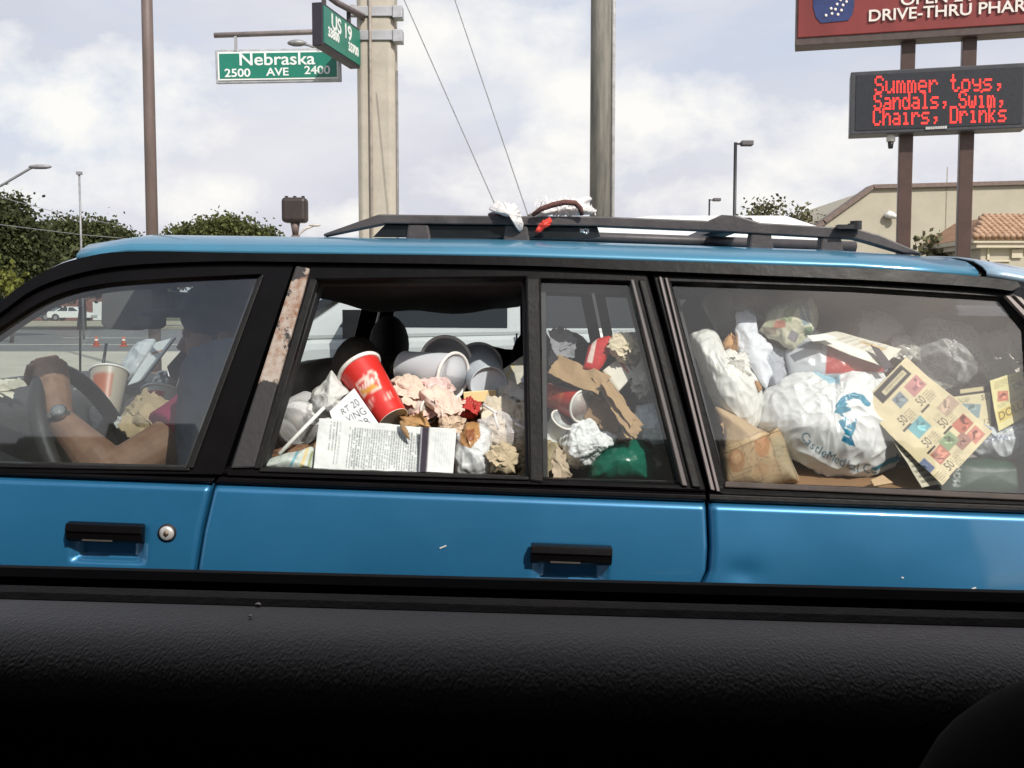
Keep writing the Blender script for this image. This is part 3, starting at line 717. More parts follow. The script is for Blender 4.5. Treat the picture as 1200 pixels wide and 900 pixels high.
# tiled porch
YT = 30
e = empty('tiled_porch', at(1170, 363, YT) * [1, 1, 0]); xa, xb = at(1140, 300, YT)[0], at(1300, 300, YT)[0]
zf, zw = at(1140, 279, YT)[2], at(1140, 287, YT)[2]
crm = M('cream_fascia', (.52, .47, .36), .8, var=.06)
bev(MB().box(((xa + xb) / 2, YT + 2, zf - .07), (xb - xa, 4, .14)).box(((xa + xb) / 2 + .05, YT + 2, zf - .2), (xb - xa - .14, 3.86, .14)).build('eaves', crm, e), .02)
MB().box(((xa + xb) / 2 + .15, YT + 2.1, (zf - .26) / 2), (xb - xa - .4, 3.6, zf - .27)).build('wall', stuc, e)
b = MB().box((xa + .5, YT + .28, zf - .62), (1.35, .06, .05)).box((xa + .55, YT + .28, zf - .45), (.06, .06, .42)).box((xa + 1.35, YT + .27, zf - .42), (.3, .1, .24))
b.build('wall_trim', crm, e)
z1 = at(1200, 253, YT + 1.2)[2]; rl = .95; b = MB(); b2_ = MB()
cols_ = []
nx, ny = 16, 9
tm = M('terracotta_tiles', (.46, .30, .20), .8, c2=(.25, .14, .085), scale=5, bmp=.2, var=.3)
for i in range(30):
    xx = xa + .05 + i * .17
    lo_ = np.array([xx, YT - .08, zf + .02]); steps = 9
    for k in range(steps):
        f0, f1 = k / steps, (k + 1.15) / steps
        if xx < xa + f0 * (rl * .95): continue
        a = lo_ + np.array([0, 1.5, z1 - zf]) * f0; c_ = lo_ + np.array([0, 1.5, z1 - zf]) * f1
        b.tube([a + [0, 0, .025], c_], [.088, .07], 8)
b.build('tile', tm, e, True)
MB().prism([(xa, YT - .05, zf), (xb, YT - .05, zf), (xb, YT + 1.5, z1 - .03), (xa + rl, YT + 1.5, z1 - .03)], (0, .02, -.05)).prism([(xa, YT - .05, zf), (xa + rl, YT + 1.5, z1 - .03), (xa + rl, YT + 3.6, z1 - .03), (xa, YT + 4, zf)], (0.01, .0, -.05)).build('roof_deck', M('roof_deck_brown', (.34, .19, .11), .9), e)
tag(e, 'low cream porch with a terracotta barrel tile roof at the right edge', 'building')

# ================================================================== trees
leafm = {}
def leafmat(k, c):
    m, nt_, p, out = newmat('leaves_' + k); g_ = nt_.nodes.new('ShaderNodeNewGeometry')
    col = ramp(nt_, g_.outputs['Random Per Island'], [(0, tuple(x * .55 for x in c)), (.5, c), (1, tuple(min(1, x * 1.7) for x in c))])
    nt_.links.new(col, p.inputs['Base Color']); p.inputs['Roughness'].default_value = .6; p.inputs['Specular IOR Level'].default_value = .25
    t = nt_.nodes.new('ShaderNodeBsdfTranslucent'); nt_.links.new(col, t.inputs[0]); x_ = nt_.nodes.new('ShaderNodeMixShader'); x_.inputs[0].default_value = .3
    nt_.links.new(p.outputs[0], x_.inputs[1]); nt_.links.new(t.outputs[0], x_.inputs[2]); nt_.links.new(x_.outputs[0], out.inputs[0]); return m
barkm = M('bark', (.10, .08, .065), .95, var=.3, scale=6, bmp=.6, bscale=20)
def tree(name, lb, x, y, h, crown, c, nleaf, size, seed, dense=.55, grp=None, zg=0.0, thick=.3):
    """crown = list of (dx, dy, z, rx, ry, rz) masses; leaves are small folded blades clustered on twigs through each mass"""
    r = np.random.RandomState(seed); e = empty(name, (x, y, zg)); tr_ = MB()
    top = np.array([x, y, zg + h * .45]); tr_.tube([(x, y, zg), (x + .1, y, zg + h * .2), top], [thick, thick * .75, thick * .6], 9)
    V = []; F = []
    vol = np.array([a[3] * a[4] * a[5] for a in crown]) ** .67; vol /= vol.sum()
    for a, fr_ in zip(crown, vol):
        cc = np.array([x + a[0], y + a[1], zg + a[2]]); rr = np.array(a[3:6]); k = max(30, int(nleaf * fr_))
        tr_.tube([top, (top + cc) / 2 + r.normal(size=3) * .2, cc + [0, 0, rr[2] * .3]], [thick * .45, thick * .28, thick * .08], 6)
        nc = max(8, k // 24)
        u = r.normal(size=(nc, 3)); u /= np.linalg.norm(u, axis=1)[:, None]; q = r.rand(nc) ** dense
        tw = cc + u * rr * q[:, None] * (1 + .22 * noise(u * 2.3 + seed))[:, None]
        for t in tw[::3]: tr_.tube([cc + (t - cc) * .25, t], [thick * .07, thick * .02], 4)
        P = np.repeat(tw, 24, 0); P = P + r.normal(size=P.shape) * size * 1.3; q_ = len(P)
        d = r.normal(size=P.shape); d /= np.linalg.norm(d, axis=1)[:, None]; s = np.cross(d, r.normal(size=P.shape)); s /= np.linalg.norm(s, axis=1)[:, None]
        l_ = (size * r.uniform(.6, 1.3, q_))[:, None]; m_ = sum(len(v) for v in V)
        V.append(np.stack([P - d * l_ * .5, P + s * l_ * .34, P + d * l_ * .5, P - s * l_ * .34], 1).reshape(-1, 3)); F += (np.arange(q_ * 4).reshape(-1, 4) + m_).tolist()
    tr_.build('trunk', barkm, e, True)
    mk('crown', np.concatenate(V), F, c, e)
    return tag(e, lb, 'tree', grp)
g1 = leafmat('dark_oak', (.052, .062, .024)); g2 = leafmat('olive_oak', (.068, .078, .030)); g3 = leafmat('yellow_green', (.13, .14, .03)); g4 = leafmat('bright_olive', (.085, .095, .030)); g5 = leafmat('dry_olive', (.12, .115, .06))
def mass(px, py, Y, rpx, rpy, x, y):
    p = at(px, py, Y); return (p[0] - x, Y - y, p[2], rpx * Y / FPX, rpx * Y / FPX * .8, rpy * Y / FPX)
def px_tree(name, lb, bx, Y, ms, c, n, size, seed, **k):
    x = at(bx, 363, Y)[0]; h = max(at(m[0], m[1] - m[3], Y)[2] for m in ms)
    return tree(name, lb, x, Y, h, [mass(m[0], m[1], Y + (m[4] if len(m) > 4 else 0), m[2], m[3], x, Y) for m in ms], c, n, size, seed, **k)
px_tree('oak_tree', 'tall dark leafy tree cut off by the left edge of the picture', -30, 50, [(-40, 262, 62, 34), (0, 275, 46, 42), (-50, 310, 70, 40), (5, 312, 45, 32), (30, 300, 28, 26)], g1, 50000, .23, 3, dense=.4)
px_tree('oak_tree', 'broad olive green tree with a rounded top right of the thin grey pole base', 95, 66, [(75, 288, 36, 26), (115, 290, 40, 28), (90, 318, 70, 24), (140, 300, 16, 18), (40, 312, 34, 26)], g2, 46000, .27, 5, dense=.4)
px_tree('oak_tree', 'round topped green tree between the bronze pole and the pedestrian signal', 262, 72, [(262, 279, 44, 19), (225, 284, 28, 13), (303, 285, 24, 13), (262, 300, 64, 16)], g4, 40000, .27, 8, dense=.4)
px_tree('sapling', 'sparse olive tree just above the roof rack near the parking lights', 915, 40, [(905, 249, 20, 12), (938, 256, 20, 10), (885, 253, 13, 9), (918, 272, 40, 14)], g5, 1500, .17, 11, dense=.4, thick=.13)
px_tree('sapling', 'few leafy twigs showing at the foot of the brown sign posts', 1092, 33, [(1088, 294, 12, 9), (1104, 298, 10, 7)], g5, 260, .2, 13, dense=.4, thick=.06)
px_tree('bush', 'small yellow green bush in the gap under the left trees', 12, 40, [(2, 330, 9, 6), (10, 334, 9, 6)], g3, 300, .22, 17, thick=.08)
for i, (bx, yy) in enumerate(((-70, 128), (40, 135), (150, 132))):
    px_tree('background_tree', ['distant dark tree far left behind the parked cars', 'distant dark tree behind the white parked car', 'distant dark tree behind the sun visor'][i], bx, yy, [(bx, 330, 60, 30), (bx + 40, 335, 40, 22), (bx - 40, 340, 40, 22)], g1, 2500, .7, 20 + i)

# ================================================================== vehicles beyond
glassd = M('dark_car_glass', (.012, .016, .02), .06, var=.1, spec=.7)
tyre = M('tyre_rubber', (.016, .016, .017), .8); rim = M('alloy_rim', (.35, .35, .36), .35, .7)
whitep = M('white_car_paint', (.68, .69, .68), .3, var=.03, coat=.8)
def wheel(par, x, y, r, side):
    o = MB().tube([(x, y - .1, r), (x, y + .1, r)], r, 24).build('wheel', tyre, par, True); bev(o, .02)
    MB().tube([(x, y + side * .1, r), (x, y + side * .112, r)], r * .62, 20).build('rim', rim, o)
def sideview(name, lb, cat, ox, y0, wid, body, roof, wins, mat, wx, wr, face=1, grp=None, inset=.14, lamp=True):
    """car seen from the side: lower body, cabin that leans in, panes set on its sides and ends, wheels; coordinates (x, z)"""
    e = empty(name, (ox, y0 + wid / 2, 0)); f = lambda p, y: (ox + p[0] * face, y, p[1])
    bev(MB().prism([f(p, y0) for p in body], (0, wid, 0)).build('body', mat, e), .05, 3)
    zb = min(p[1] for p in roof); zt = max(p[1] for p in roof)
    k = lambda z: inset * (z - zb) / (zt - zb)
    mb = MB(); n = len(roof); V = [f(p, y0 + .01 + k(p[1])) for p in roof] + [f(p, y0 + wid - .01 - k(p[1])) for p in roof]
    tr = geometry.tessellate_polygon([[Vector((p[0], p[1], 0)) for p in roof]])
    mb.add(V, [list(t) for t in tr] + [[i + n for i in t][::-1] for t in tr] + [[i, (i + 1) % n, n + (i + 1) % n, n + i] for i in range(n)])
    bev(mb.build('cabin', mat, e), .03, 2)
    for wn_ in wins:
        mb = MB(); V = [f(p, y0 + .004 + k(p[1])) for p in wn_] + [f(p, y0 + .03 + k(p[1])) for p in wn_]; m = len(wn_)
        tr = geometry.tessellate_polygon([[Vector((p[0], p[1], 0)) for p in wn_]])
        mb.add(V, [list(t) for t in tr] + [[i + m for i in t][::-1] for t in tr] + [[i, (i + 1) % m, m + (i + 1) % m, m + i] for i in range(m)])
        mb.build('window', glassd, e)
    for x in wx:
        for yy, s in ((y0 + .1, -1), (y0 + wid - .1, 1)): wheel(e, ox + x * face, yy, wr, s)
        MB().tube([f((x, wr), y0 - .003), f((x, wr), y0 + .03)], wr + .06, 24).build('wheel_arch', M('arch_shadow_liner', (.02, .02, .02), .9), e)
    return e, f
SX = 0.0
e, f = sideview('white_suv', '', '', SX, 4.55, 1.72,
    [(-1.62, .38), (-1.66, .72), (-1.5, .98), (-.86, 1.12), (1.74, 1.175), (1.80, .9), (1.78, .38)],
    [(-.98, 1.11), (-.42, 1.50), (-.1, 1.545), (.35, 1.625), (.62, 1.652), (1.20, 1.652), (1.38, 1.59), (1.70, 1.16)],
    [[(-.74, 1.17), (-.36, 1.46), (-.02, 1.48), (-.02, 1.165)], [(.06, 1.165), (.06, 1.485), (.62, 1.53), (.62, 1.165)], [(.7, 1.165), (.7, 1.53), (1.26, 1.53), (1.5, 1.18)]],
    whitep, (-1.12, 1.2), .33)
V = [(-.965, 4.57, 1.16), (-.44, 4.70, 1.475), (-.44, 6.13, 1.475), (-.965, 6.25, 1.16)]; mk('windscreen', [np.array(v) + [-.03, 0, .02] for v in V] + [np.array(v) for v in V], [[0, 1, 2, 3], [4, 5, 6, 7], [0, 1, 5, 4], [1, 2, 6, 5], [2, 3, 7, 6], [3, 0, 4, 7]], glassd, e)
MB().box((-.62, 4.47, 1.18), (.16, .12, .12)).build('side_mirror', blackm, e)
for x in (-.62, .02, .68): MB().box((x, 4.547, .8), (.008, .01, .68)).build('door_seam', blackm, e)
MB().box((.4, 4.545, .92), (.16, .02, .03)).build('door_handle', blackm, e)
tag(e, 'white high roofed car in the next lane seen through the blue car windows', 'car')
x = at(99, 367, 112)[0]
e, f = sideview('parked_sedan', '', '', x, 108, 1.75, [(-2.2, .3), (-2.25, .6), (-2.1, .82), (-1.0, .95), (2.1, .95), (2.25, .7), (2.2, .3)], [(-1.2, .94), (-.5, 1.42), (.7, 1.44), (1.5, .94)],
    [[(-.95, .98), (-.42, 1.36), (.05, 1.37), (.05, .98)], [(.15, .98), (.15, 1.37), (.68, 1.37), (1.25, .98)]], whitep, (-1.35, 1.35), .33, face=-1)
e.location.z = .12; tag(e, 'small white sedan parked far across the road, seen through the front window', 'car')
x = at(57, 367, 113)[0]
e, f = sideview('parked_van', '', '', x, 109, 1.8, [(-2.3, .3), (-2.3, 1.0), (2.2, 1.0), (2.3, .3)], [(-2.2, .99), (-1.6, 1.9), (1.6, 1.9), (2.1, .99)],
    [[(-1.9, 1.05), (-1.45, 1.75), (.0, 1.75), (.0, 1.05)], [(.1, 1.05), (.1, 1.75), (1.5, 1.75), (1.8, 1.05)]], M('slate_blue_paint', (.07, .085, .11), .3, coat=.5), (-1.4, 1.4), .36)
e.location.z = .12; tag(e, 'dark slate van parked left of the small white sedan across the road', 'van')
# low brick building behind the parked cars
e = empty('brick_shop', at(90, 363, 122) * [1, 1, 0]); xa, xb = at(30, 350, 122)[0], at(140, 350, 122)[0]
brick = M('red_brown_brick', (.22, .085, .06), .9, var=.2, scale=3)
MB().box(((xa + xb) / 2, 125, 1.6), (xb - xa, 6, 3.2)).build('wall', brick, e)
MB().prism([(xa - .5, 121.5, 3.2), (xb + .5, 121.5, 3.2), (xb + .5, 125, 4.4), (xa - .5, 125, 4.4)], (0, 0, .15)).build('roof', M('brown_roof', (.16, .09, .07), .9), e)
MB().box((xa + 3, 121.97, 1.6), (1.8, .05, 1.2)).build('window', glassd, e); MB().box((xb - 2.5, 121.97, 1.1), (1.1, .05, 2.1)).build('door', whitep, e)
tag(e, 'low red brown building behind the parked sedan', 'building')
for i, px in enumerate((113, 145)):
    p = at(px, 404, 36.0); e = empty('traffic_cone', (p[0], 36, 0))
    om = M('cone_orange', (.55, .10, .03), .5)
    MB().tube([(p[0], 36, .04), (p[0], 36, .34)], [.10, .03], 16).build('cone_body', om, e, True); bev(MB().box((p[0], 36, .022), (.24, .24, .04)).build('cone_base', om, e), .01)
    MB().tube([(p[0], 36, .20), (p[0], 36, .25)], [.066, .055], 16).build('reflective_band', whitesign, e, True)
    tag(e, ['left one of two orange cones on the far road, right of the car aerial', 'right one of two orange cones on the far road, below the sun visor'][i], 'traffic cone', 'cones on the far road')
# ================================================================== the blue station wagon
paint = M('blue_metallic_paint', (.019, .142, .290), .36, .42, var=.07, scale=2.2, coat=.9, bmp=.02, bscale=900)
blk = M('black_door_trim', (.0042, .0036, .0042), .36, var=.25, scale=7, bmp=.05, spec=.09)
blk2 = M('faded_black_rubber', (.009, .0078, .0078), .5, c2=(.0045, .004, .004), scale=12, bmp=.12, spec=.2)
trimin = M('dark_interior_plastic', (.018, .018, .021), .7, var=.2)
clothd = M('grey_seat_cloth', (.075, .072, .072), .95, var=.2, scale=15, bmp=.3)
clothb = M('brown_grey_cloth', (.16, .135, .115), .95, var=.15, scale=15, bmp=.3)
lining = M('sagging_roof_lining', (.05, .048, .05), .98, var=.2, scale=4, bmp=.4, bscale=40)
glass = MG('side_window_glass', (.94, .96, .95), .016, .075); glass2 = MG('dusty_front_glass', (.72, .77, .77), .026, .095); glass3 = MG('cargo_window_glass', (.96, .975, .97), .016, .085); glassf = MG('far_window_glass', (.60, .65, .66), .02, .03)
wag = empty('station_wagon', O0 * [1, 1, 0] + [0, .8, 0])
tag(wag, 'old blue station wagon with black window frames, crammed with rubbish', 'car')

def vtx(P): return P
# ---- lower side: blue sheet metal with a rounded shoulder
def o_of(t):
    return -0.014 * np.clip(1 - t / .016, 0, 1) ** 2 + .027 * np.sin(math.pi * np.clip(t / .38, 0, 1)) * (t < .38) - .12 * np.clip((t - .45) / .25, 0, 1) ** 2
def cutline(pts):
    q = [low(*p) for p in pts]; t = [a[1] for a in q]; s = [a[0] for a in q]
    return lambda tt: np.interp(tt, t, s)
c1 = cutline([(259, 552), (250, 567), (240, 620), (234, 668), (228, 720), (218, 800), (260, 900), (300, 960)])
c2 = cutline([(829, 570), (829.5, 640), (827, 666), (820, 681), (800, 694), (770, 730), (745, 800), (735, 960)])
s0, s1 = low(-330, 560)[0], low(1330, 600)[0]
HND = [low(132, 624), low(668, 649)]
def side_panel(name, fa, fb, ns, parent=None, tmax=.70, handle=None):
    ts = np.concatenate([np.linspace(.0015, .02, 10), np.linspace(.024, .24, 46), np.linspace(.26, tmax, 18)])
    us = np.linspace(0, 1, ns); us = np.concatenate([[0, .0], us[1:-1], [1., 1.]]) if False else us
    S = np.stack([fa(t) + (fb(t) - fa(t)) * us for t in ts]); T = np.repeat(ts[:, None], ns, 1); o = o_of(T)
    ed = np.minimum(S - np.array([fa(t) for t in ts])[:, None], np.array([fb(t) for t in ts])[:, None] - S)
    o = o - .006 * np.clip(1 - ed / .006, 0, 1) ** 2
    if handle is not None:
        hs, ht = handle; dx = np.abs(S - hs) / .066; dt = np.abs(T - ht - .016) / .032
        m = np.clip(1.0 - np.maximum(dx, dt) ** 1, 0, 1); o = o - .018 * np.clip(m * 3.2, 0, 1) ** 1.2
    if dents and name != 'body': 
        for (ds_, dt_, a_, r_) in dents:
            o = o - a_ * np.exp(-(((S - ds_) / r_) ** 2 + ((T - dt_) / (r_ * .6)) ** 2))
    o = o + .0006 * noise(np.stack([S.ravel() * 5, T.ravel() * 9, S.ravel() * 0], 1)).reshape(S.shape)
    P = O0 + S[..., None] * L + T[..., None] * DN + o[..., None] * np.array([0, -1., 0])
    back = P[:, [0, -1]] + np.array([0, .03, 0]); V = P.reshape(-1, 3); n = len(ts)
    F = [[j * ns + i, j * ns + i + 1, (j + 1) * ns + i + 1, (j + 1) * ns + i] for j in range(n - 1) for i in range(ns - 1)]
    k = len(V); V = np.concatenate([V, back[:, 0], back[:, 1]])
    F += [[j * ns, (j + 1) * ns, k + j + 1, k + j] for j in range(n - 1)] + [[j * ns + ns - 1, (j + 1) * ns + ns - 1, k + n + j + 1, k + n + j] for j in range(n - 1)]
    return mk(name, V, F, paint, parent or wag, True)
dents = [(*low(868, 668), .004, .03), (*low(1140, 655), .0012, .07), (*low(560, 640), .0015, .09), (*low(330, 640), .0012, .08)]
g_ = .0028
fdoor = side_panel('front_door', lambda t: s0 + .0 * t, lambda t: c1(t) - g_, 150, handle=HND[0])
rdoor = side_panel('rear_door', lambda t: c1(t) + g_, lambda t: c2(t) - g_, 190, handle=HND[1])
rq = side_panel('rear_quarter_panel', lambda t: c2(t) + g_, lambda t: s1 + 0 * t, 100)
def lowp(s, t, o=0): return O0 + L * s + DN * t + np.array([0, -1., 0]) * o
# dark jamb behind the seams
b = MB()
for s in (low(250, 600)[0], low(822, 640)[0]): b.box(lowp(s, .3, -.03), (.16, .02, .6), (L, [0, 1, 0], DN))
b.build('door_jamb', blk, wag)
# door handles
for (hs, ht), par, wdt in ((HND[0], fdoor, .128), (HND[1], rdoor, .136)):
    c = lowp(hs, ht - .007, o_of(np.array(ht)) + .006); b = MB()
    prof = [(-.016, 0), (-.014, .016), (-.002, .02), (.0, .017), (.012, .016), (.018, .004), (.018, 0)]
    b.prism([c - L * wdt / 2 + DN * a + np.array([0, -1, 0]) * q for a, q in prof], L * wdt)
    h = bev(b.build('door_handle', blk, par), .003, 3)
    MB().box(c + DN * .012 + np.array([0, -.0175, 0]) - L * .01, (.05, .002, .0025), (L, [0, 1, 0], DN)).build('scratched_edge', M('scuffed_grey_edge', (.06, .052, .046), .6), par)
    hb = MB().prism([c - L * (wdt / 2 + .003) + DN * a + np.array([0, -1, 0]) * -.022 for a in (-.018, .004)] + [c + L * (wdt / 2 + .003) + DN * a + np.array([0, -1, 0]) * -.022 for a in (.004, -.018)], (0, .01, 0))
    hb.build('handle_recess', blk, par)
ls, lt = low(200, 622); c = lowp(ls, lt, o_of(np.array(lt)))
n_ = np.array([0, -1., 0])
chrome = M('worn_chrome', (.75, .72, .68), .38, .55, var=.2)
lk = MB().tube([c - n_ * .01, c + n_ * .0035], .0155, 28).build('lock_ring', M('dark_lock_gasket', (.012, .012, .014), .6), fdoor, True)
lk = MB().tube([c - n_ * .01, c + n_ * .005, c + n_ * .0075], [.0125, .0125, .009], 28).build('lock_cylinder', chrome, fdoor, True)
MB().tube([c + n_ * .0074, c + n_ * .0082], .0045, 16).box(c + n_ * .0078, (.002, .002, .01), (L, n_, DN)).build('keyhole', M('keyhole_brass', (.2, .15, .1), .5, .6), fdoor, True)
for px, py, a, l, par in ((520, 638, -25, .012, rdoor), (1134, 685, -20, .008, rq), (1052, 588 + 85, 10, .004, rq)):
    s, t = low(px, py); d = L * math.cos(R(a)) + DN * math.sin(R(a)); MB().box(lowp(s, t, o_of(np.array(t)) + .0006), (l, .0016, .0022), (d, [0, 1, 0], np.cross(d, [0, 1, 0]))).build('paint_chip', M('bare_chip', (.6, .62, .62), .6), par)

# ---- black mouldings under the windows (profiled strips that meet at the door seams)
def moulding(par, fa, fb, prof, m, name='sill_moulding'):
    a = np.array([lowp(fa(t), t, o) for t, o in prof]); z = np.array([lowp(fb(t), t, o) for t, o in prof]); n = len(prof)
    return bev(mk(name, np.concatenate([a, z]), [[i, (i + 1) % n, n + (i + 1) % n, n + i] for i in range(n)] + [list(range(n)), list(range(n, 2 * n))[::-1]], m, par), .0012, 2)
def tt(px, py): return low(px, py)[1]
def mprof(t0, t1): 
    h = t1 - t0
    return [(t0, -.03), (t0, -.012), (t0 + h * .16, -.004), (t0 + h * .40, -.003), (t0 + h * .44, -.008), (t0 + h * .56, -.008), (t0 + h * .60, .001), (t0 + h * .86, .003), (t1, -.002), (t1, -.03)]
mf = mprof(tt(100, 547), tt(100, 561)); mr = mprof(tt(500, 557), tt(500, 576)); mq = mprof(tt(1000, 573), tt(1000, 594))
moulding(fdoor, lambda t: s0, lambda t: c1(t) - g_, mf, blk); moulding(rdoor, lambda t: c1(t) + g_, lambda t: c2(t) - g_, mr, blk); moulding(rq, lambda t: c2(t) + g_, lambda t: s1, mq, blk2)

# ---- upper side: frames, glass, pillars
FO = cr([(-140, 478), (-60, 408), (0, 364), (40, 337), (90, 319), (150, 309), (250, 305), (345.5, 306)]) + [(263, 549), (260, 556), (-140, 552)]
FH = cr([(-105, 470), (-60, 430), (0, 384), (60, 348), (120, 332.5), (200, 326), (306, 321)]) + [(222, 549), (-105, 542)]
RO = [(350, 306), (560, 309), (757, 316), (827, 574), (265, 557), (268, 549)]
RH = [(370, 328), (616, 325), (620, 560), (304, 549)]
QH = [(634, 327), (738, 330), (800, 568), (637, 563)]
CO = [(763, 316), (1000, 325), (1140, 333), (1187, 339), (1235, 400), (1240, 594), (848, 580), (831, 574)]
CH = [(787, 331), (1000, 338), (1176, 349), (1203, 384), (1216, 582), (851, 566)]
def both(fn):   # the same piece on the near side and mirrored on the far side
    return fn(MB()), fn(MB()).mirror()
def up_piece(name, outer, holes, o0, o1, m, par, b_=.003):
    o = plate(MB(), outer, holes, o0, o1).build(name, m, par); bev(o, b_, 2); return o
ff = up_piece('window_frame', FO, [FH], .004, -.022, blk, fdoor)
rf = up_piece('window_frame', RO, [RH, QH], .004, -.022, blk, rdoor)
cf = up_piece('cargo_window_frame', CO, [CH], .002, -.022, blk, rq)
# glass run channels and the raised bars
up_piece('glass_channel', [(302, 325), (309.5, 321), (226, 549), (217.5, 549)], [], .009, -.01, blk2, fdoor, .002)
up_piece('glass_channel', [(363, 326), (371.5, 328), (307, 549.5), (297, 549)], [], .009, -.01, blk2, rdoor, .002)
up_piece('window_divider', [(616, 324.5), (632, 325), (636.5, 566), (620, 564)], [], .008, -.02, blk2, rdoor, .004)
up_piece('frame_rib', [(738.5, 327), (743, 327), (806, 570), (799.5, 569)], [], .010, -.01, M('greyed_rubber_lip', (.075, .062, .06), .5), rdoor, .002)
up_piece('frame_rib', [(748, 327), (757, 327), (822, 572), (811, 571)], [], .009, -.01, blk2, rdoor, .003)
up_piece('frame_rib', [(772, 324), (775.5, 324), (838, 575), (833, 574)], [], .008, -.01, M('pale_worn_lip', (.15, .12, .115), .45), rq, .0015)
up_piece('frame_rib', [(779, 325), (782, 325), (844, 576), (840, 576)], [], .007, -.01, M('pale_worn_lip_thin', (.14, .115, .11), .45), rq, .0015)
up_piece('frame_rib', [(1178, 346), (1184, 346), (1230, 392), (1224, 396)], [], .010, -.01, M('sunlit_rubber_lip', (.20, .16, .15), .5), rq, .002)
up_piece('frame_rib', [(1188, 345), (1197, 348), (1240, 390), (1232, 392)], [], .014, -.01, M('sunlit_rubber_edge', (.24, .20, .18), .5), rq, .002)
up_piece('lower_glass_seal', [(304, 547.5), (620, 558), (620, 563), (303, 553)], [], .008, -.01, blk2, rdoor, .002)
up_piece('lower_glass_seal', [(-105, 540), (222, 547), (222, 552), (-105, 546)], [], .008, -.01, blk2, fdoor, .002)
up_piece('lower_glass_seal', [(850, 564), (1216, 580), (1216, 587), (849, 571)], [], .008, -.01, M('dusty_brown_seal', (.06, .043, .036), .7, c2=(.03, .022, .02), scale=14), rq, .002)
# worn pillar strip: rubbed paint and rust
m, nt_, p, out = newmat('rusty_worn_pillar')
f1 = nz(nt_, 26, 8, .7, sc=(1, 1, .8)); f2 = nz(nt_, 55, 6, .65)
t_ = nt_.nodes.new('ShaderNodeTexCoord'); sp_ = nt_.nodes.new('ShaderNodeSeparateXYZ'); nt_.links.new(t_.outputs['Generated'], sp_.inputs[0])
win = nt_.nodes.new('ShaderNodeFloatCurve'); nt_.links.new(sp_.outputs['Z'], win.inputs['Value'])
cv_ = win.mapping.curves[0]; cv_.points[0].location = (0, 0); cv_.points[1].location = (1, .0)
for x_, y_ in ((.36, .0), (.45, .8), (.9, 1.0), (.95, .1)): cv_.points.new(x_, y_)
win.mapping.update()
ad = nt_.nodes.new('ShaderNodeMath'); ad.operation = 'MULTIPLY_ADD'; HALF = 1; nt_.links.new(f1, ad.inputs[0]); ad.inputs[1].default_value = 1.7; ad.inputs[2].default_value = 0; hw_ = nt_.nodes.new('ShaderNodeMath'); hw_.operation = 'MULTIPLY_ADD'; hw_.inputs[1].default_value = .5; hw_.inputs[2].default_value = -.72; nt_.links.new(win.outputs[0], hw_.inputs[0]); nt_.links.new(hw_.outputs[0], ad.inputs[2])
wear = ramp(nt_, ad.outputs[0], [(.40, (0, 0, 0)), (.46, (1, 1, 1))])
rust = ramp(nt_, f2, [(.36, (.38, .335, .295)), (.52, (.31, .235, .19)), (.62, (.23, .125, .08)), (.74, (.12, .055, .03))])
nt_.links.new(mixc(nt_, wear, (.020, .018, .019), rust), p.inputs['Base Color']); p.inputs['Roughness'].default_value = .7; bump(nt_, p, f2, .4, .004)
up_piece('rusty_pillar_strip', [(346.5, 311), (363, 314), (355, 345), (298, 548), (270, 549)], [], .0095, -.004, m, rdoor, .003)
# rain gutter along the roof edge
up_piece('drip_rail', cr([(-60, 398), (0, 353), (30, 331), (60, 314), (90, 303.5), (150, 294.5), (300, 296.5), (600, 300.5), (1000, 313.5), (1140, 323), (1192, 329)]) + [(1197, 336)] + cr([(1186, 341), (1140, 336), (1000, 327.5), (757, 317.5), (600, 311), (345, 307), (250, 306.5), (150, 311), (90, 321), (40, 339), (0, 367), (-60, 411)]), [], .016, -.02, blk, wag, .004)
# inner shells so that the frames have depth
up_piece('inner_frame', FO, [cr([(-100, 474), (-60, 434), (0, 388), (60, 352), (120, 336), (200, 330), (300, 325)]) + [(217, 545), (-100, 538)]], -.026, -.06, trimin, wag, .004)
up_piece('inner_frame', RO, [[(376, 330), (612, 328), (616, 557), (310, 546)], [(640, 330), (734, 333), (794, 563), (642, 559)]], -.026, -.06, trimin, wag, .004)
up_piece('inner_frame', CO, [CH], -.026, -.05, trimin, wag, .004)
up_piece('pillar_jamb', [(742, 318), (789, 322), (853, 574), (804, 572)], [], -.064, -.075, trimin, wag, .002)
up_piece('pillar_jamb', [(312, 312), (366, 314), (302, 551), (226, 551)], [], -.064, -.075, trimin, wag, .002)
def pane(poly, off, m, par, name='window_glass'):
    P = np.array(poly, float); V = B(P[:, 0], P[:, 1], -off)
    tr = geometry.tessellate_polygon([[Vector(v) for v in V]]); return mk(name, V, [list(t) for t in tr], m, par)
pane([(-110, 475), (-60, 427), (0, 381), (60, 345), (120, 330), (200, 323), (309, 319), (219, 551), (-110, 544)], -.008, glass2, fdoor)
pane([(631, 325), (741, 328), (803, 570), (634, 565)], -.008, glass, rdoor, 'quarter_glass')
pane([(784, 329), (1000, 336), (1178, 347), (1206, 383), (1219, 584), (848, 568)], -.010, glass3, rq, 'cargo_window_glass')
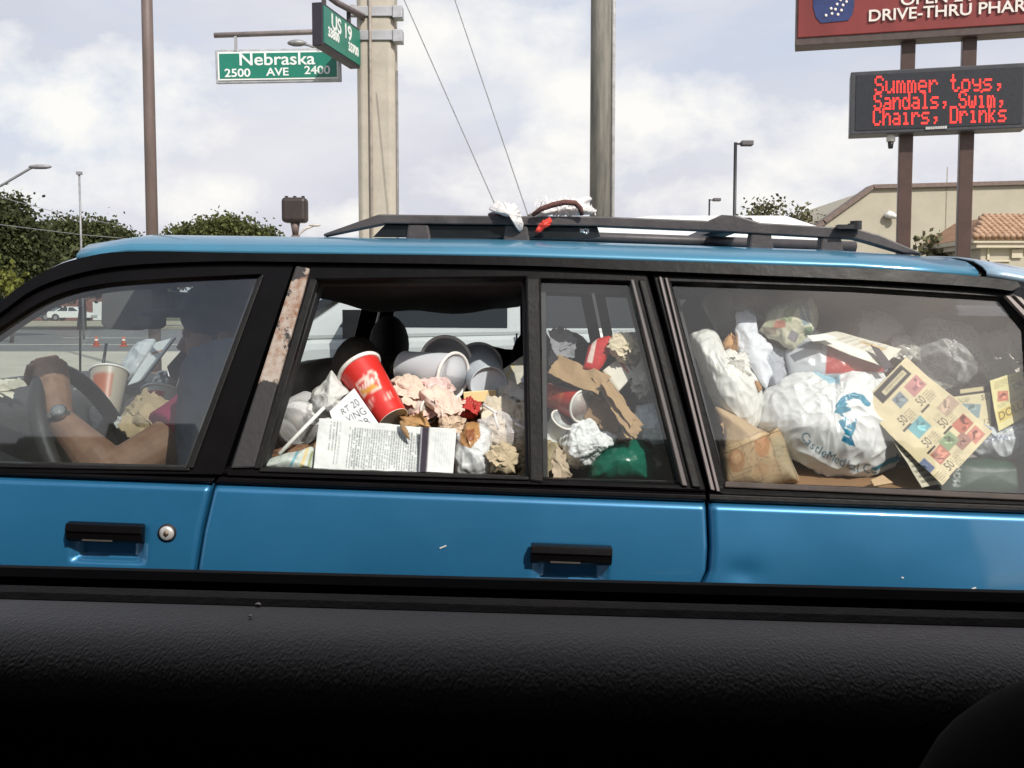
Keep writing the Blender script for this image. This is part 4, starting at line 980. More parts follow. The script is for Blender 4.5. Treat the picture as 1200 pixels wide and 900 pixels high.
# far side: mirrored frames, door skins below
b = plate(MB(), FO, [FH], .004, -.03); plate(b, RO, [RH, QH], .004, -.03); plate(b, CO, [CH], .002, -.03)
far_f = b.mirror().build('far_window_frame', blk, wag)
for pg in (FH, RH, QH, CH):
    P = np.array(pg, float); V = B(P[:, 0], P[:, 1], .006); V[:, 1] = 2 * YC - V[:, 1]
    mk('far_window_glass', V, [list(t) for t in geometry.tessellate_polygon([[Vector(v) for v in V]])], glassf, far_f)
b = MB().prism([lowp(s0, -.005), lowp(s1, -.005), lowp(s1, .6), lowp(s0, .6)], (0, .07, 0)).mirror(); fs = b.build('far_door_panel', trimin, wag)
b = MB().prism([lowp(s0, .0, .001), lowp(s1, .0, .001), lowp(s1, .66, .0), lowp(s0, .66, .0)], (0, -.006, 0)).mirror(); b.build('far_body_side', paint, wag)
# inner door skins, floor, cargo floor
MB().prism([lowp(s0, .015, -.035), lowp(s1, .015, -.035), lowp(s1, .6, -.035), lowp(s0, .6, -.035)], (0, .05, 0)).build('inner_door_panel', trimin, wag)
zf = O0[2] - .62
MB().box((0, YC, zf), (2.9, 1.52, .04), (L, [0, 1, 0], -DN)).build('floor_pan', trimin, wag)
# ---- roof
gx = np.array([-60, 0, 30, 60, 90, 120, 150, 200, 300, 400, 500, 600, 700, 800, 900, 1000, 1070, 1146.]); gy = np.interp(gx, [-60, 0, 30, 60, 90, 150, 300, 600, 1000, 1140, 1200], [398, 353, 331, 314, 303.5, 294.5, 296.5, 300.5, 313.5, 323, 330])
def roof_sheet(name, gx, gy, mat, off=.012, par=None, dz0=0):
    E = B(gx, gy, -off); prof = [(0, -.004), (.0, .006), (.012, .015), (.04, .027), (.09, .036), (.18, .044), (.32, .051), (.5, .053)]
    prof = prof + [(1 - a, h) for a, h in prof[:-1][::-1]]
    V = []; n = len(gx)
    for i in range(n):
        e_ = E[i]; W_ = 2 * (YC - e_[1])
        fall = 1.0
        for a, h in prof: V.append(e_ + [0, W_ * a, h * fall + dz0])
    m_ = len(prof)
    return mk(name, V, [[i * m_ + k, i * m_ + k + 1, (i + 1) * m_ + k + 1, (i + 1) * m_ + k] for i in range(n - 1) for k in range(m_ - 1)], mat, par or wag, True)
# roof skin stops at the windscreen header; the front pillars carry on down
hd = 4
roof = roof_sheet('roof', gx[hd:], gy[hd:], M('faded_sunlit_roof_paint', (.046, .195, .310), .40, .25, var=.08, scale=3, coat=.6)); solid(roof, .004)  # paler roof blue: fading plus the sheen of sun and sky put into the colour
ap = np.concatenate([B(gx[:hd + 1], gy[:hd + 1], -.012), B(gx[:hd + 1], gy[:hd + 1], -.012) + [0, .05, .012]]); n = hd + 1
for mir in (0, 1):
    A_ = ap.copy()
    if mir: A_[:, 1] = 2 * YC - A_[:, 1]
    k = len(A_); A2 = np.concatenate([A_, A_ - [0, 0, .03]])
    mk('front_pillar', A2, [[i, i + 1, n + i + 1, n + i] for i in range(n - 1)] + [[k + i, k + n + i, k + n + i + 1, k + i + 1] for i in range(n - 1)] + [[i, k + i, k + i + 1, i + 1] for i in range(n - 1)] + [[n + i, n + i + 1, k + n + i + 1, k + n + i] for i in range(n - 1)], paint if not mir else blk, wag)
# rear: seam and the tailgate top
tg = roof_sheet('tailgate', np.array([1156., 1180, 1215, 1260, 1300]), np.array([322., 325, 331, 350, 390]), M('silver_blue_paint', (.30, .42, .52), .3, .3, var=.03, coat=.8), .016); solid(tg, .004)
roof_sheet('roof_seam', np.array([1140., 1162]), np.array([324., 326]), blk, .004)
MB().prism([lowp(s1 - .02, -.3, -.15), lowp(s1 - .02, .6, -.05), lowp(s1 - .02, .6, -1.57), lowp(s1 - .02, -.3, -1.47)], L * .03).build('tailgate_inner', trimin, wag)
MB().prism([lowp(s1 + .012, -.02, -.02), lowp(s1 + .012, .58, -.02), lowp(s1 + .012, .58, -1.60), lowp(s1 + .012, -.02, -1.60)], L * .03).build('tailgate_panel', paint, wag)
MB().prism([lowp(s1 + .012, -.022, -.03), lowp(s1 + .012, -.022, -1.59), lowp(s1 - .09, -.335, -1.47), lowp(s1 - .09, -.335, -.15)], L * .006).build('rear_window', M('dark_rear_window', (.012, .015, .017), .08, spec=.6), wag)
# sagging lining
us = np.linspace(0, 1, 60); vs = np.linspace(0, 1, 30); V = []
gxx = np.linspace(100, 1140, 60); gyy = np.interp(gxx, gx, gy)
for i, (a, b_) in enumerate(zip(gxx, gyy)):
    e_ = B(a, b_ + 10, .012); W_ = 2 * (YC - e_[1])
    for v in vs:
        s = math.sin(math.pi * v) ** .6; sag = .038 + .05 * math.exp(-((a - 470) / 170) ** 4)
        if a > 620: sag = .034 - .01 * math.sin((a - 620) / 160)
        if a < 300: sag = .012 + .026 * (a - 100) / 200
        V.append(e_ + [0, W_ * v, -sag * s + .004 * math.sin(a * .05 + v * 9)])
hl = mk('roof_lining', V, [[i * 30 + k, i * 30 + k + 1, (i + 1) * 30 + k + 1, (i + 1) * 30 + k] for i in range(59) for k in range(29)], lining, wag, True); solid(hl, .003)
# ---- roof rack
rk = M('matt_black_rack', (.035, .030, .033), .5, c2=(.075, .065, .066), scale=10, bmp=.1)
rack = empty('roof_rack', WL['station_wagon'] + [0, 0, 1.35]); rack.parent = wag; rack.location = (0, 0, 1.35)
YR = 2.06
def rail(par, mir):
    top = [(379, 274), (444, 251), (600, 253), (700, 253.5), (830, 258.5), (846, 251.5), (866, 253), (892, 261), (1003, 267.5), (1030, 275), (1084, 298)]
    bot = [(379, 277), (452, 262), (600, 263.5), (700, 265), (840, 271), (850, 271.4), (868, 272.5), (893, 274), (1003, 280), (1018, 284), (1062, 297)]
    P = np.array(top + bot[::-1], float); n = len(P)
    f = at(P[:, 0], P[:, 1], YR); bk = f + [0, .035, 0]
    for a in (f, bk): a[:, 1] += 0
    mb = MB().prism(list(f), (0, .034, 0))
    if mir: mb.mirror()
    o = bev(mb.build('rail', rk, par), .004, 2); return o
bev(MB().prism([at(452, 262.5, YR + .012), at(700, 265.5, YR + .012), at(704, 277, YR + .012), at(690, 280, YR + .012), at(437, 277.5, YR + .012)], (0, .012, 0)).build('rail_skirt', M('dark_glossy_skirt', (.012, .015, .017), .3, var=.3), rack), .002)
r1 = rail(rack, False); r2 = rail(rack, True)
for (xa, xb, ya, yb) in ((478, 506, 262, 279), (592, 622, 263, 281), (880, 908, 272, 292), (963, 990, 276, 297)):
    q = [at(xa, ya, YR + .004), at(xb - 4, ya + 1, YR + .004), at(xb, yb + 5, YR + .004), at(xa - 3, yb + 5, YR + .004)]
    for mir in (0, 1):
        mb = MB().prism(q, (0, .03, 0))
        if mir: mb.mirror()
        bev(mb.build('rack_foot', rk, rack), .004)
for px in (600, 868):
    p = at(px, 262, YR + .02); bev(MB().prism([p + [-.03, 0, -.006], p + [.03, 0, -.006], p + [.022, 0, .012], p + [-.022, 0, .012]], (0, 2 * (YC - p[1]), 0)).build('crossbar', rk, rack), .003)
for py, ofs in ((276, 0), ):
    b = MB()
    pass
    for yy in (2.25, 2.45, 2.65, 2.85):
        a, c_ = np.array([-.22, yy, 0]), np.array([.72, yy, 0]); a[2] = 1.405 ; c_[2] = 1.372
        MB().tube([a, c_], .011, 8).build('roof_slat', rk, rack, True)
# ---- front of the car: bonnet, windscreen, dash, wheel
ds, dt_ = low(-20, 480)
bon = MB().prism([lowp(s0 - .0, -.02, -.04), lowp(s0 - .95, .08, -.06), lowp(s0 - 1.05, .5, -.06), lowp(s0, .6, -.04)], (0, 1.5, 0)).build('bonnet', paint, wag); bev(bon, .05, 3)
hdr = B(np.array([92.]), np.array([305.]), .02)[0]; cow = lowp(s0 + .06, -.02, -.06)
V = [hdr + [0, .05, .01], [hdr[0], 2 * YC - hdr[1] - .05, hdr[2] + .01], [cow[0], 2 * YC - cow[1], cow[2]], cow]
mk('windscreen', V, [[0, 1, 2, 3]], MG('windscreen_glass', (.88, .91, .90), .010, .01, top=.12), wag)
MB().box((hdr[0] + .02, YC, hdr[2] - .005), (.06, 2 * (YC - hdr[1]) - .1, .03)).build('windscreen_header', trimin, wag)
dx = at(40, 470, 2.3)[0]
dash = MB().prism([(dx - .45, 1.93, .72), (dx - .5, 1.93, 1.035), (dx - .12, 1.93, 1.065), (dx - .03, 1.93, 1.03), (dx + .02, 1.93, .9), (dx, 1.93, .72)], (0, 1.36, 0)).build('dashboard', M('grey_dash_plastic', (.045, .045, .048), .6, bmp=.2), wag); bev(dash, .02, 3)
# steering wheel
wc = np.array([-.845, 2.14, .948]); tl_ = R(24); n_ = np.array([math.cos(tl_), 0, math.sin(tl_)]); e1 = np.array([0, 1., 0]); e2 = np.array([-math.sin(tl_), 0, math.cos(tl_)])
def rimp(a): return wc + .185 * (math.cos(a) * e1 + math.sin(a) * e2)
sw = MB().tube([rimp(2 * math.pi * k / 48) for k in range(49)], .0165, 12, cap=False).build('steering_wheel', M('worn_wheel_rubber', (.030, .028, .028), .5, bmp=.2), wag, True)
b = MB()
for a in (R(20), R(160), R(270)): b.tube([rimp(a), wc - n_ * .035 + (rimp(a) - wc) * .25], [.014, .02], 8)
b.ball(wc - n_ * .03, (.05, .05, .03), 14, 8, (e1, e2, n_)).tube([wc - n_ * .03, wc - n_ * .32], [.03, .035], 10); b.build('wheel_hub', trimin, sw, True)
# sun visor, mirror, seats, aerial
a_ = [at(118, 339, 2.35), at(179, 336, 2.35), at(177, 383, 2.33), at(168, 387, 2.33), at(160, 383.5, 2.33), at(150, 387.5, 2.33), at(122, 385, 2.33), at(117, 380, 2.33)]
bev(MB().prism(a_, (0.03, .02, 0)).build('sun_visor', M('grey_visor_cloth', (.10, .095, .09), .9), wag), .006)
mp_ = at(214, 357, 2.6); bev(MB().box(mp_, (.03, .22, .06)).tube([mp_, mp_ + [-.04, 0, .08]], .008, 8).build('rearview_mirror', blk, wag), .012)
def seat(x, y, zc, mat, w_=.46, lean=.16, top=1.02, head=True, name='seat'):
    o = None
    b = MB(); hw = w_ / 2
    lp = [(x - .02, y - hw, zc), (x + .13, y - hw, zc), (x + .13 + lean, y - hw * .9, top), (x + lean + .02, y - hw * .9, top + .005)]
    b.prism(lp, (0, w_ * .95, 0)); o = bev(b.build(name, mat, wag), .04, 4)
    bev(MB().box((x - .24, y, zc - .02), (.5, w_, .14)).build('seat_cushion', mat, o), .04, 4)
    if head:
        hc = np.array([x + lean + .095, y, top + .10]); MB().ball(hc, (.055, .125, .085), 18, 12).build('headrest', mat, o, True)
        for q in (.06, -.06): MB().tube([hc - [.0, q, .14], hc - [0, q, .03]], .006, 6).build('headrest_post', chrome, o, True)
    return o
seat(-.56, 2.24, .62, clothb, top=1.0, lean=.14, name='front_seat'); seat(-.60, 3.0, .62, clothd, top=1.04, lean=.16, name='front_seat')
o = seat(.17, YC, .60, clothd, w_=1.3, top=1.0, lean=.16, head=False, name='rear_bench')
for yy in (2.95,):
    bev(MB().ball((.06 + .1, yy, 1.08), (.07, .13, .10), 18, 12).build('headrest', clothd, o, True), .001)
aa, ab = at(94, 361, 3.25), at(94, 470, 3.25)
MB().tube([aa, ab], .0035, 6).ball(aa, .006, 8, 6).build('aerial', blk, wag, True)
# underneath
for s in (low(-250, 560)[0], low(1020, 590)[0]):
    for yy, sg_ in ((1.92, -1), (3.3, 1)):
        c = lowp(s, .6); x = c[0]
        o = bev(MB().tube([(x, yy - .08, .3), (x, yy + .08, .3)], .3, 28).build('wheel', tyre, wag, True), .02); MB().tube([(x, yy + sg_ * .08, .3), (x, yy + sg_ * .095, .3)], .18, 20).build('rim', rim, o)

# ================================================================== the car the picture is taken from
own = empty('viewer_car', (0, .7, 0))
tag(own, 'dark textured door panel and window sill of the car the picture is taken from', 'car')
psi = R(5.65)
md = np.array([math.cos(psi), -math.sin(psi), 0]); mi = np.array([-math.sin(psi), -math.cos(psi), 0])     # along our door, and inwards
m0 = np.array([0, .7885, 1.24])
leath = newmat('grained_dark_vinyl'); m, nt_, p, out = leath
tcn = nt_.nodes.new('ShaderNodeTexCoord'); mpn = nt_.nodes.new('ShaderNodeMapping'); mpn.inputs['Rotation'].default_value = (0, 0, R(20)); mpn.inputs['Scale'].default_value = (1.25, .75, .75)
nt_.links.new(tcn.outputs['Object'], mpn.inputs[0])
vr_ = nt_.nodes.new('ShaderNodeTexVoronoi'); vr_.feature = 'SMOOTH_F1'; vr_.inputs['Scale'].default_value = 480; nt_.links.new(mpn.outputs[0], vr_.inputs['Vector'])
n2_ = nt_.nodes.new('ShaderNodeTexNoise'); n2_.inputs['Scale'].default_value = 330; n2_.inputs['Detail'].default_value = 5; nt_.links.new(mpn.outputs[0], n2_.inputs['Vector'])
mx_ = nt_.nodes.new('ShaderNodeMath'); mx_.operation = 'ADD'; nt_.links.new(vr_.outputs['Distance'], mx_.inputs[0]); nt_.links.new(n2_.outputs['Fac'], mx_.inputs[1])
bump(nt_, p, mx_.outputs[0], .5, .0010); p.inputs['Base Color'].default_value = (.026, .0205, .0185, 1); p.inputs['Roughness'].default_value = .42; p.inputs['Specular IOR Level'].default_value = .27
def strip(name, prof, x0, x1, mat, par, nx=2, sm=False):
    """profile of (inwards, height relative to the eye) swept along our door"""
    xs = np.linspace(x0, x1, nx); V = []; n = len(prof)
    for x in xs:
        for wv, z in prof: V.append(m0 + md * x + mi * wv + [0, 0, z])
    return mk(name, V, [[i * n + k, i * n + k + 1, (i + 1) * n + k + 1, (i + 1) * n + k] for i in range(nx - 1) for k in range(n - 1)], mat, par, sm)
dull = M('dull_window_rubber', (.010, .0095, .0095), .85, var=.2, spec=.2); sealm = M('grey_brown_window_felt', (.032, .026, .024), .9, var=.2, scale=30, bmp=.3, bscale=200, spec=.2)
strip('outer_window_seal', [(-.03, -.40), (-.03, -.2085), (-.012, -.2035), (-.004, -.2035), (.002, -.209), (.004, -.30)], -.9, .8, dull, own)
strip('outer_door_skin', [(-.055, -.9), (-.065, -.5), (-.045, -.24), (-.031, -.21)], -.9, .8, M('viewer_car_paint', (.06, .06, .065), .35, coat=.8), own)
strip('inner_window_seal', [(.018, -.30), (.018, -.2115), (.022, -.2105), (.040, -.2105), (.046, -.214), (.046, -.23)], -.9, .8, sealm, own)
dp = [(.0475, -.23), (.0475, -.2150), (.051, -.2132), (.07, -.2130), (.095, -.2148), (.115, -.2195), (.132, -.228), (.145, -.240), (.155, -.258), (.160, -.285), (.160, -.36), (.15, -.48), (.14, -.7)]
dp2 = dp[:2] + cr(dp[2:], 9)
door = strip('door_panel', dp2, -.9, .8, m, own, 40, True)
for px, py, r_ in ((302.5, 709.5, .0012), (293, 723, .0008)):
    d = ray(px, py); t = (.2128) / -d[2]; p_ = EYE + d * t
    tag(MB().ball(p_ + [0, 0, .0008], (r_ * 1.8, r_ * 1.5, r_), 8, 6).build('crumb', M('pale_crumb', (.9, .82, .75), .8), None, True), ['larger pale crumb on the window sill edge of the door panel', 'smaller crumb lying just below the larger one on the door panel'][int(r_ < .001)], 'crumb', 'crumbs on the door panel')
# roof, far side, floor and seat of our own car: they keep the door panel in shade
cloth = M('dark_cabin_lining', (.02, .02, .02), .95)
bev(MB().box((-.1, -.05, 1.60), (2.6, 1.62, .06)).build('roof', cloth, own), .03)
MB().box((-.1, -.85, .95), (2.6, .06, 1.3)).build('far_side', cloth, own); MB().box((-.1, 0, .34), (2.6, 1.6, .06)).build('floor', cloth, own)
MB().box((-1.42, -.05, .95), (.06, 1.6, 1.3)).build('bulkhead', cloth, own); MB().box((1.22, -.05, .95), (.06, 1.6, 1.3)).build('rear_panel', cloth, own)
for x in (-.98, .86): MB().box((x, .80, 1.3), (.24, .1, .62)).build('window_pillar', cloth, own)
# seat shoulder at lower right
s_c = at(1318, 990, .42); MB().ball(s_c, (.085, .07, .069), 32, 20).build('seat', M('black_seat_cloth', (.006, .006, .006), .98, spec=.1), own, True)
# ================================================================== the rubbish
paper = MA('printed_paper', .75, .15, .2, 120); news = MA('newsprint', .85, .1, .2, 140); card = MA('paper_board', .7, 0, .15, 120)
plas = MA('thin_plastic_bag', .27, .26, .22, 55, .6, .05); clothm = MA('cotton_cloth', .95, 0, .5, 220, .1); cupm = MA('waxed_cup_board', .38, .06, .06, 80, .5, .06)
foam = MA('white_foam', .55, .12, .1, 200, .4, .04)
clear = MF('clear_plastic', .16); film = MF('clear_food_film', .22, (.8, .78, .78)); frost = MF('cloudy_plastic', .45, (.62, .64, .64), .3)
WHITE = (232, 232, 228)
def lbl(o, label, cat, group=None): return tag(o, label, cat, group)
RNG = random.Random(5)
def textlines(cv, x0, y0, x1, y1, n, c, vert=False, al=.75, w=.5):
    """rows of small print: broken dark dashes"""
    for i in range(n):
        f = (i + .5) / n; t = 0
        while t < 1:
            l = RNG.uniform(.02, .09); 
            if t + l > 1: break
            if RNG.random() < .93:
                if vert: cv.rect(x0 + (x1 - x0) * f, y0 + (y1 - y0) * (t + l / 2), (x1 - x0) / n * w, (y1 - y0) * l, c, 0, al)
                else: cv.rect(x0 + (x1 - x0) * (t + l / 2), y0 + (y1 - y0) * f, (x1 - x0) * l, (y1 - y0) / n * w, c, 0, al)
            t += l + .012
    return cv
# ---------------------------------------------------------------- rear door, open window
cv = Cv(0, 0, 1, 1, 230, 110, (212, 217, 214))
textlines(cv, .30, .13, .985, .98, 29, (62, 72, 80), True, .72, .5); textlines(cv, .11, .06, .2, .62, 3, (60, 66, 70), True, .7, .4); textlines(cv, .17, .04, .23, .9, 2, (70, 76, 80), True, .6, .3)
o = sheet('newspaper_page', [(374, 490.5), (495, 500), (491, 554), (367, 551)], [.045, .05, .03, .028], news, cv, n=(120, 60), cre=(.002, 14), soft=(.004, 12), seed=2)
lbl(o, 'white newspaper page of small print propped along the sill under the red cup', 'newspaper')
cv = Cv(0, 0, 1, 1, 90, 90, (214, 218, 216)); cv.rect(.12, .5, .25, 1.1, (58, 52, 62)); cv.rect(.03, .5, .04, 1.1, (150, 150, 155)); cv.rect(.235, .5, .03, 1.1, (120, 118, 120)); textlines(cv, .4, .1, .9, .9, 7, (170, 176, 176), True, .4, .4)
o = sheet('newspaper_page', [(493, 500.5), (535, 502), (531, 555.5), (490, 554)], [.03, .034, .026, .026], news, cv, n=(50, 50), cre=(.0015, 18), soft=(.003, 14), seed=4)
lbl(o, 'narrow white page with a dark vertical band right of the small print page', 'newspaper')
cv = Cv(300, 515, 380, 560, 120, 70, (196, 206, 198))
for i in range(9): cv.line([(300 + i * 9, 560), (318 + i * 9, 520)], 1.1, (160, 178, 178), .6)
cv.line([(341, 545), (350, 527)], 3, (120, 172, 186)); cv.line([(352, 550), (360, 527)], 4, (206, 190, 140)); cv.line([(360, 552), (366, 530)], 3, (150, 160, 120))
o = pillow('paper_towel', [(301, 549), (312, 539), (326, 534), (350, 529), (364, 523), (371, 528), (370, 551), (340, 553)], .03, .035, paper, None, cv, cre=(.004, 26), seed=6, flat=.4)
lbl(o, 'crumpled greenish printed paper towel in the lower front corner of the open window', 'paper towel')
# cloudy lid and bottle
A, Bp = B(332, 528, .12), B(352, 477, .16)
e = empty('plastic_dome_lid', B(335, 530, .13)); k = YS / FPX
lathe('dome', B(329, 512, .15), B(372, 478, .19), [(0, .001), (.0, .032), (.12, .040), (.35, .046), (.7, .047), (.95, .042), (1, .03), (1, .02)], frost, 36, parent=e)
lathe('lid_ring', B(345, 500, .10), B(356, 491, .125), [(0, .033), (0, .040), (.5, .0415), (1, .039), (1, .033), (.5, .031)], clear, 36, parent=e)
lbl(e, 'cloudy clear plastic tub lying behind the long white straw', 'plastic tub')
o = pillow('brown_wrapper_scrap', [(311, 540), (318, 528), (335, 523), (362, 520), (366, 527), (345, 536), (322, 543)], .07, .02, paper, (120, 92, 70), None, cre=(.006, 40), seed=9); lbl(o, 'dark brown crumb covered scrap in the lower front corner under the straw', 'wrapper')
o = MB().tube([B(327, 532, .05), B(360, 498, .055), B(401, 456, .09)], .0036, 12).build('drinking_straw', M('white_straw', (.75, .75, .72), .4, var=.03), None, True); lbl(o, 'long white straw slanting up from the front corner of the open window', 'straw')
cv = Cv(350, 435, 425, 500, 110, 100, (214, 216, 212)); cv.poly([(352, 470), (375, 462), (395, 480), (360, 495)], (190, 192, 190))
o = pillow('crumpled_paper_bag', [(388, 436), (404, 455), (408, 462), (399, 470), (392, 482), (372, 490), (362, 484), (368, 462), (378, 452)], .07, .04, paper, None, cv, cre=(.012, 17), seed=13, flat=.35); lbl(o, 'crumpled white paper bag with a pointed corner left of the red cup', 'paper bag')
cv = Cv(0, 0, 1, 1, 130, 110, (216, 220, 222))
for st, cy, cx_, in (('RT 20', .30, .60), ('VING', .55, .64), ('OR', .80, .70)): cv.text(st, cx_, cy, .26, (52, 48, 58), 0, .9)
o = sheet('printed_carton_flap', [(386, 482), (415, 455), (446, 500), (396, 513)], [.065, .072, .062, .058], card, cv, n=(70, 60), cre=(.002, 14), seed=15); lbl(o, 'white card flap with large dark capitals wedged under the red cup', 'carton flap')
# red cups
def red_cup_print():
    cv = Cv(0, 0, 1, 1, 220, 170, (205, 52, 46))
    cv.poly([(.405, .34), (.60, .30), (.62, .56), (.425, .60)], (236, 196, 180)); cv.poly([(.42, .37), (.585, .335), (.60, .53), (.44, .565)], (198, 62, 54))
    cv.ell(.44, .36, .045, .075, (238, 200, 186)); cv.ell(.45, .37, .028, .05, (196, 90, 80)); cv.ell(.50, .345, .03, .05, (238, 200, 186))
    for i in range(5): cv.line([(.45 + i * .03, .47), (.465 + i * .03, .39), (.475 + i * .03, .47)], .012, (244, 214, 204))
    cv.poly([(.47, .48), (.60, .45), (.605, .53), (.445, .565)], (214, 150, 66))
    for i in range(3):
        for j in range(14): cv.rect(.38 + j * .02, .70 + i * .045 - j * .004, .014, .016, (240, 186, 176), -12, .8)
    return cv
def cup(name, rimpx, rd, basepx, bd, r0, r1, label, cv=None, col=(222, 224, 224), inner=(216, 216, 214), rimc=(240, 236, 230), basec=(214, 206, 190), cat='cup', grp=None, m=None, rimr=.0035, place=B):
    A, Bq = place(*rimpx, rd), place(*basepx, bd); e = empty(name, (A + Bq) / 2 - [0, 0, r0]); m = m or cupm
    prof = [(0.0, r0), (.02, r0 - .0002)] + [(t, r0 + (r1 - r0) * t) for t in np.linspace(.05, .985, 24)] + [(1.0, r1 + .0012), (1.0, r1 - .0012), (.955, r1 - .002), (.955, r1 * .9)]
    if cv is not None:
        o = lathe('cup_body', A, Bq, prof, m, 72, cv, lambda i: basec if i >= len(prof) - 4 else None, parent=e)
    else: o = lathe('cup_body', A, Bq, prof, m, 64, None, lambda i: basec if i >= len(prof) - 4 else col, parent=e)
    lathe('cup_lining', A, Bq, [(.0, r0 - .0008), (.02, r0 - .0012), (.5, (r0 + r1) / 2 - .0012), (.94, r1 - .002), (.945, r1 * .6), (.945, .0005)], m, 48, None, lambda i: inner, parent=e)
    ax = (Bq - A) / np.linalg.norm(Bq - A); _, _, f, g = lathe_axis(A, Bq); b = MB()
    b.tube([A + (r0 + .0008) * (math.cos(2 * math.pi * k / 48) * f + math.sin(2 * math.pi * k / 48) * g) for k in range(49)], rimr, 8, cap=False)
    mk('rim', b.V, b.F, m, e, True, np.tile(np.array(lin(rimc)), (len(b.V), 1)))
    return lbl(e, label, cat, grp)
cup('paper_cup', (421, 432), .115, (461, 492), .085, .040, .029, 'big red paper cup with a white rim and pale emblem tilted in the open window', red_cup_print(), rimr=.0042)
cup('paper_cup', (683, 476), .075, (642, 463), .15, .0285, .0215, 'smaller red paper cup lying with its white mouth open behind the quarter glass', Cv(0, 0, 1, 1, 120, 80, (190, 54, 42)).rect(.5, .5, .16, .4, (206, 110, 66)).rect(.5, .5, .1, .25, (186, 70, 46)).line([(.3, .85), (.7, .85)], .03, (214, 130, 110)), inner=(224, 222, 216), rimr=.0022)
# white foam cups further in (in the shade)
cup('foam_cup', (531, 441), .17, (474, 430), .24, .044, .0315, 'white foam cup on its side, mouth to the right, behind the crumpled wrappers', None, (222, 226, 232), (196, 190, 192), m=foam)
cup('foam_cup', (523, 424), .22, (508, 436), .33, .050, .034, 'large round rim of a foam cup peeping out above the sideways foam cup', None, (190, 192, 196), (176, 172, 172), m=foam)
cup('foam_cup', (560, 430), .31, (573, 451), .165, .048, .035, 'foam cup pointing its round base at the camera beside the sideways foam cup', None, (204, 212, 220), (190, 190, 190), basec=(206, 214, 222), m=foam)
cup('waxed_cup', (503, 481), .12, (478, 478), .15, .023, .02, 'half hidden waxed white cup right of the base of the big red cup', None, (226, 220, 206), (206, 200, 186), m=foam, rimr=.002)
def crum(name, ol, d, th, col, label, cat, seed, a=.010, f=26, mat=None, cv=None, flat=.35, grp=None, re=.08, soft=0, folds=3):
    o = pillow(name, ol, d, th, mat or paper, col, cv, cre=(a * 1.1, f), ncell=13, fine=.25, seed=seed, flat=flat, rough_edge=re, soft=(soft, 18))
    P = np.array(ol, float); c = P.mean(0); h = np.ptp(P, 0); r = random.Random(seed)
    if th > .008 and folds:            # loose folded corners of the same sheet
        for k in range(folds):
            an = r.uniform(0, 2 * math.pi); cc = c + np.array([math.cos(an) * h[0], math.sin(an) * h[1]]) * .20; t = r.uniform(0, math.pi); sx, sy = h[0] * r.uniform(.26, .40), h[1] * r.uniform(.26, .42)
            q = [cc + np.array([i * sx * math.cos(t) - j * sy * math.sin(t), i * sx * math.sin(t) * .8 + j * sy * math.cos(t)]) * r.uniform(.75, 1.15) for i, j in ((-1, -1), (1, -1), (1, 1), (-1, 1))]
            dd = [max(.02, d + r.uniform(-.012, .016)) for _ in range(4)]
            sheet('fold', q, dd, mat or paper, cv, col, n=(44, 44), cre=(.002, 26), wad=.0045, ragged=min(h) * .10, seed=seed * 5 + k, parent=o, th=.0006)
    return lbl(o, label, cat, grp)
def spots(x0, y0, x1, y1, bgc, cols, n, seed, rr=(.02, .12)):
    r = random.Random(seed); cv = Cv(x0, y0, x1, y1, 90, 90, bgc); s = x1 - x0
    for _ in range(n):
        cv.rect(x0 + r.random() * s, y0 + r.random() * (y1 - y0), s * r.uniform(*rr), s * r.uniform(*rr) * .7, r.choice(cols), r.uniform(0, 90), .7)
    return cv
crum('food_wrapper', [(459, 447), (478, 440), (492, 444), (503, 457), (500, 470), (488, 476), (470, 468)], .12, .03, None, 'crumpled cream wrapper with faint pink marks right of the big red cup', 'food wrapper', 21, cv=spots(455, 436, 506, 480, (226, 208, 190), [(206, 160, 150), (236, 226, 214), (190, 130, 120)], 14, 1))
crum('food_wrapper', [(497, 452), (511, 443), (524, 450), (527, 462), (516, 470), (504, 466)], .13, .025, None, 'small pink crumpled wrapper against the mouth of the sideways foam cup', 'food wrapper', 22, a=.011, f=34, cv=spots(495, 440, 530, 472, (232, 206, 200), [(240, 220, 214), (196, 90, 90), (200, 120, 116)], 18, 2))
crum('food_wrapper', [(494, 461), (512, 457), (530, 466), (536, 482), (532, 497), (520, 501), (513, 486), (500, 476)], .09, .03, None, 'reddish brown torn wrapper standing above the white plastic bag of leftovers', 'food wrapper', 23, a=.012, f=24, cv=spots(490, 455, 540, 503, (234, 212, 196), [(238, 216, 206), (190, 104, 90), (226, 186, 168), (190, 140, 110)], 22, 3))
crum('food_wrapper', [(533, 473), (548, 469), (564, 472), (566, 482), (552, 490), (536, 486)], .11, .03, None, 'flattened red wrapper between the torn wrapper and the pale napkin', 'food wrapper', 24, a=.008, cv=spots(530, 466, 570, 492, (184, 62, 58), [(214, 150, 140), (160, 50, 48), (200, 170, 150)], 14, 4))
crum('paper_napkin', [(556, 478), (572, 468), (592, 466), (612, 472), (622, 482), (622, 500), (600, 508), (572, 500)], .10, .04, None, 'crumpled pale napkin at the divider side of the open window', 'napkin', 25, cv=spots(550, 462, 626, 512, (222, 212, 190), [(200, 180, 150), (236, 230, 216), (196, 150, 120)], 12, 5))
crum('paper_scrap', [(468, 488), (500, 490), (505, 501), (470, 502)], .075, .02, (182, 142, 96), 'tan scrap of paper between the waxed cup and the page with a dark band', 'paper scrap', 26, a=.006)
crum('dry_leaf', [(468, 494), (472, 493), (478, 505), (481, 516), (477, 514), (470, 503)], .03, .004, (158, 126, 92), 'little brown leaf like strip hanging over the top of the newspaper', 'leaf', 27, a=.002)
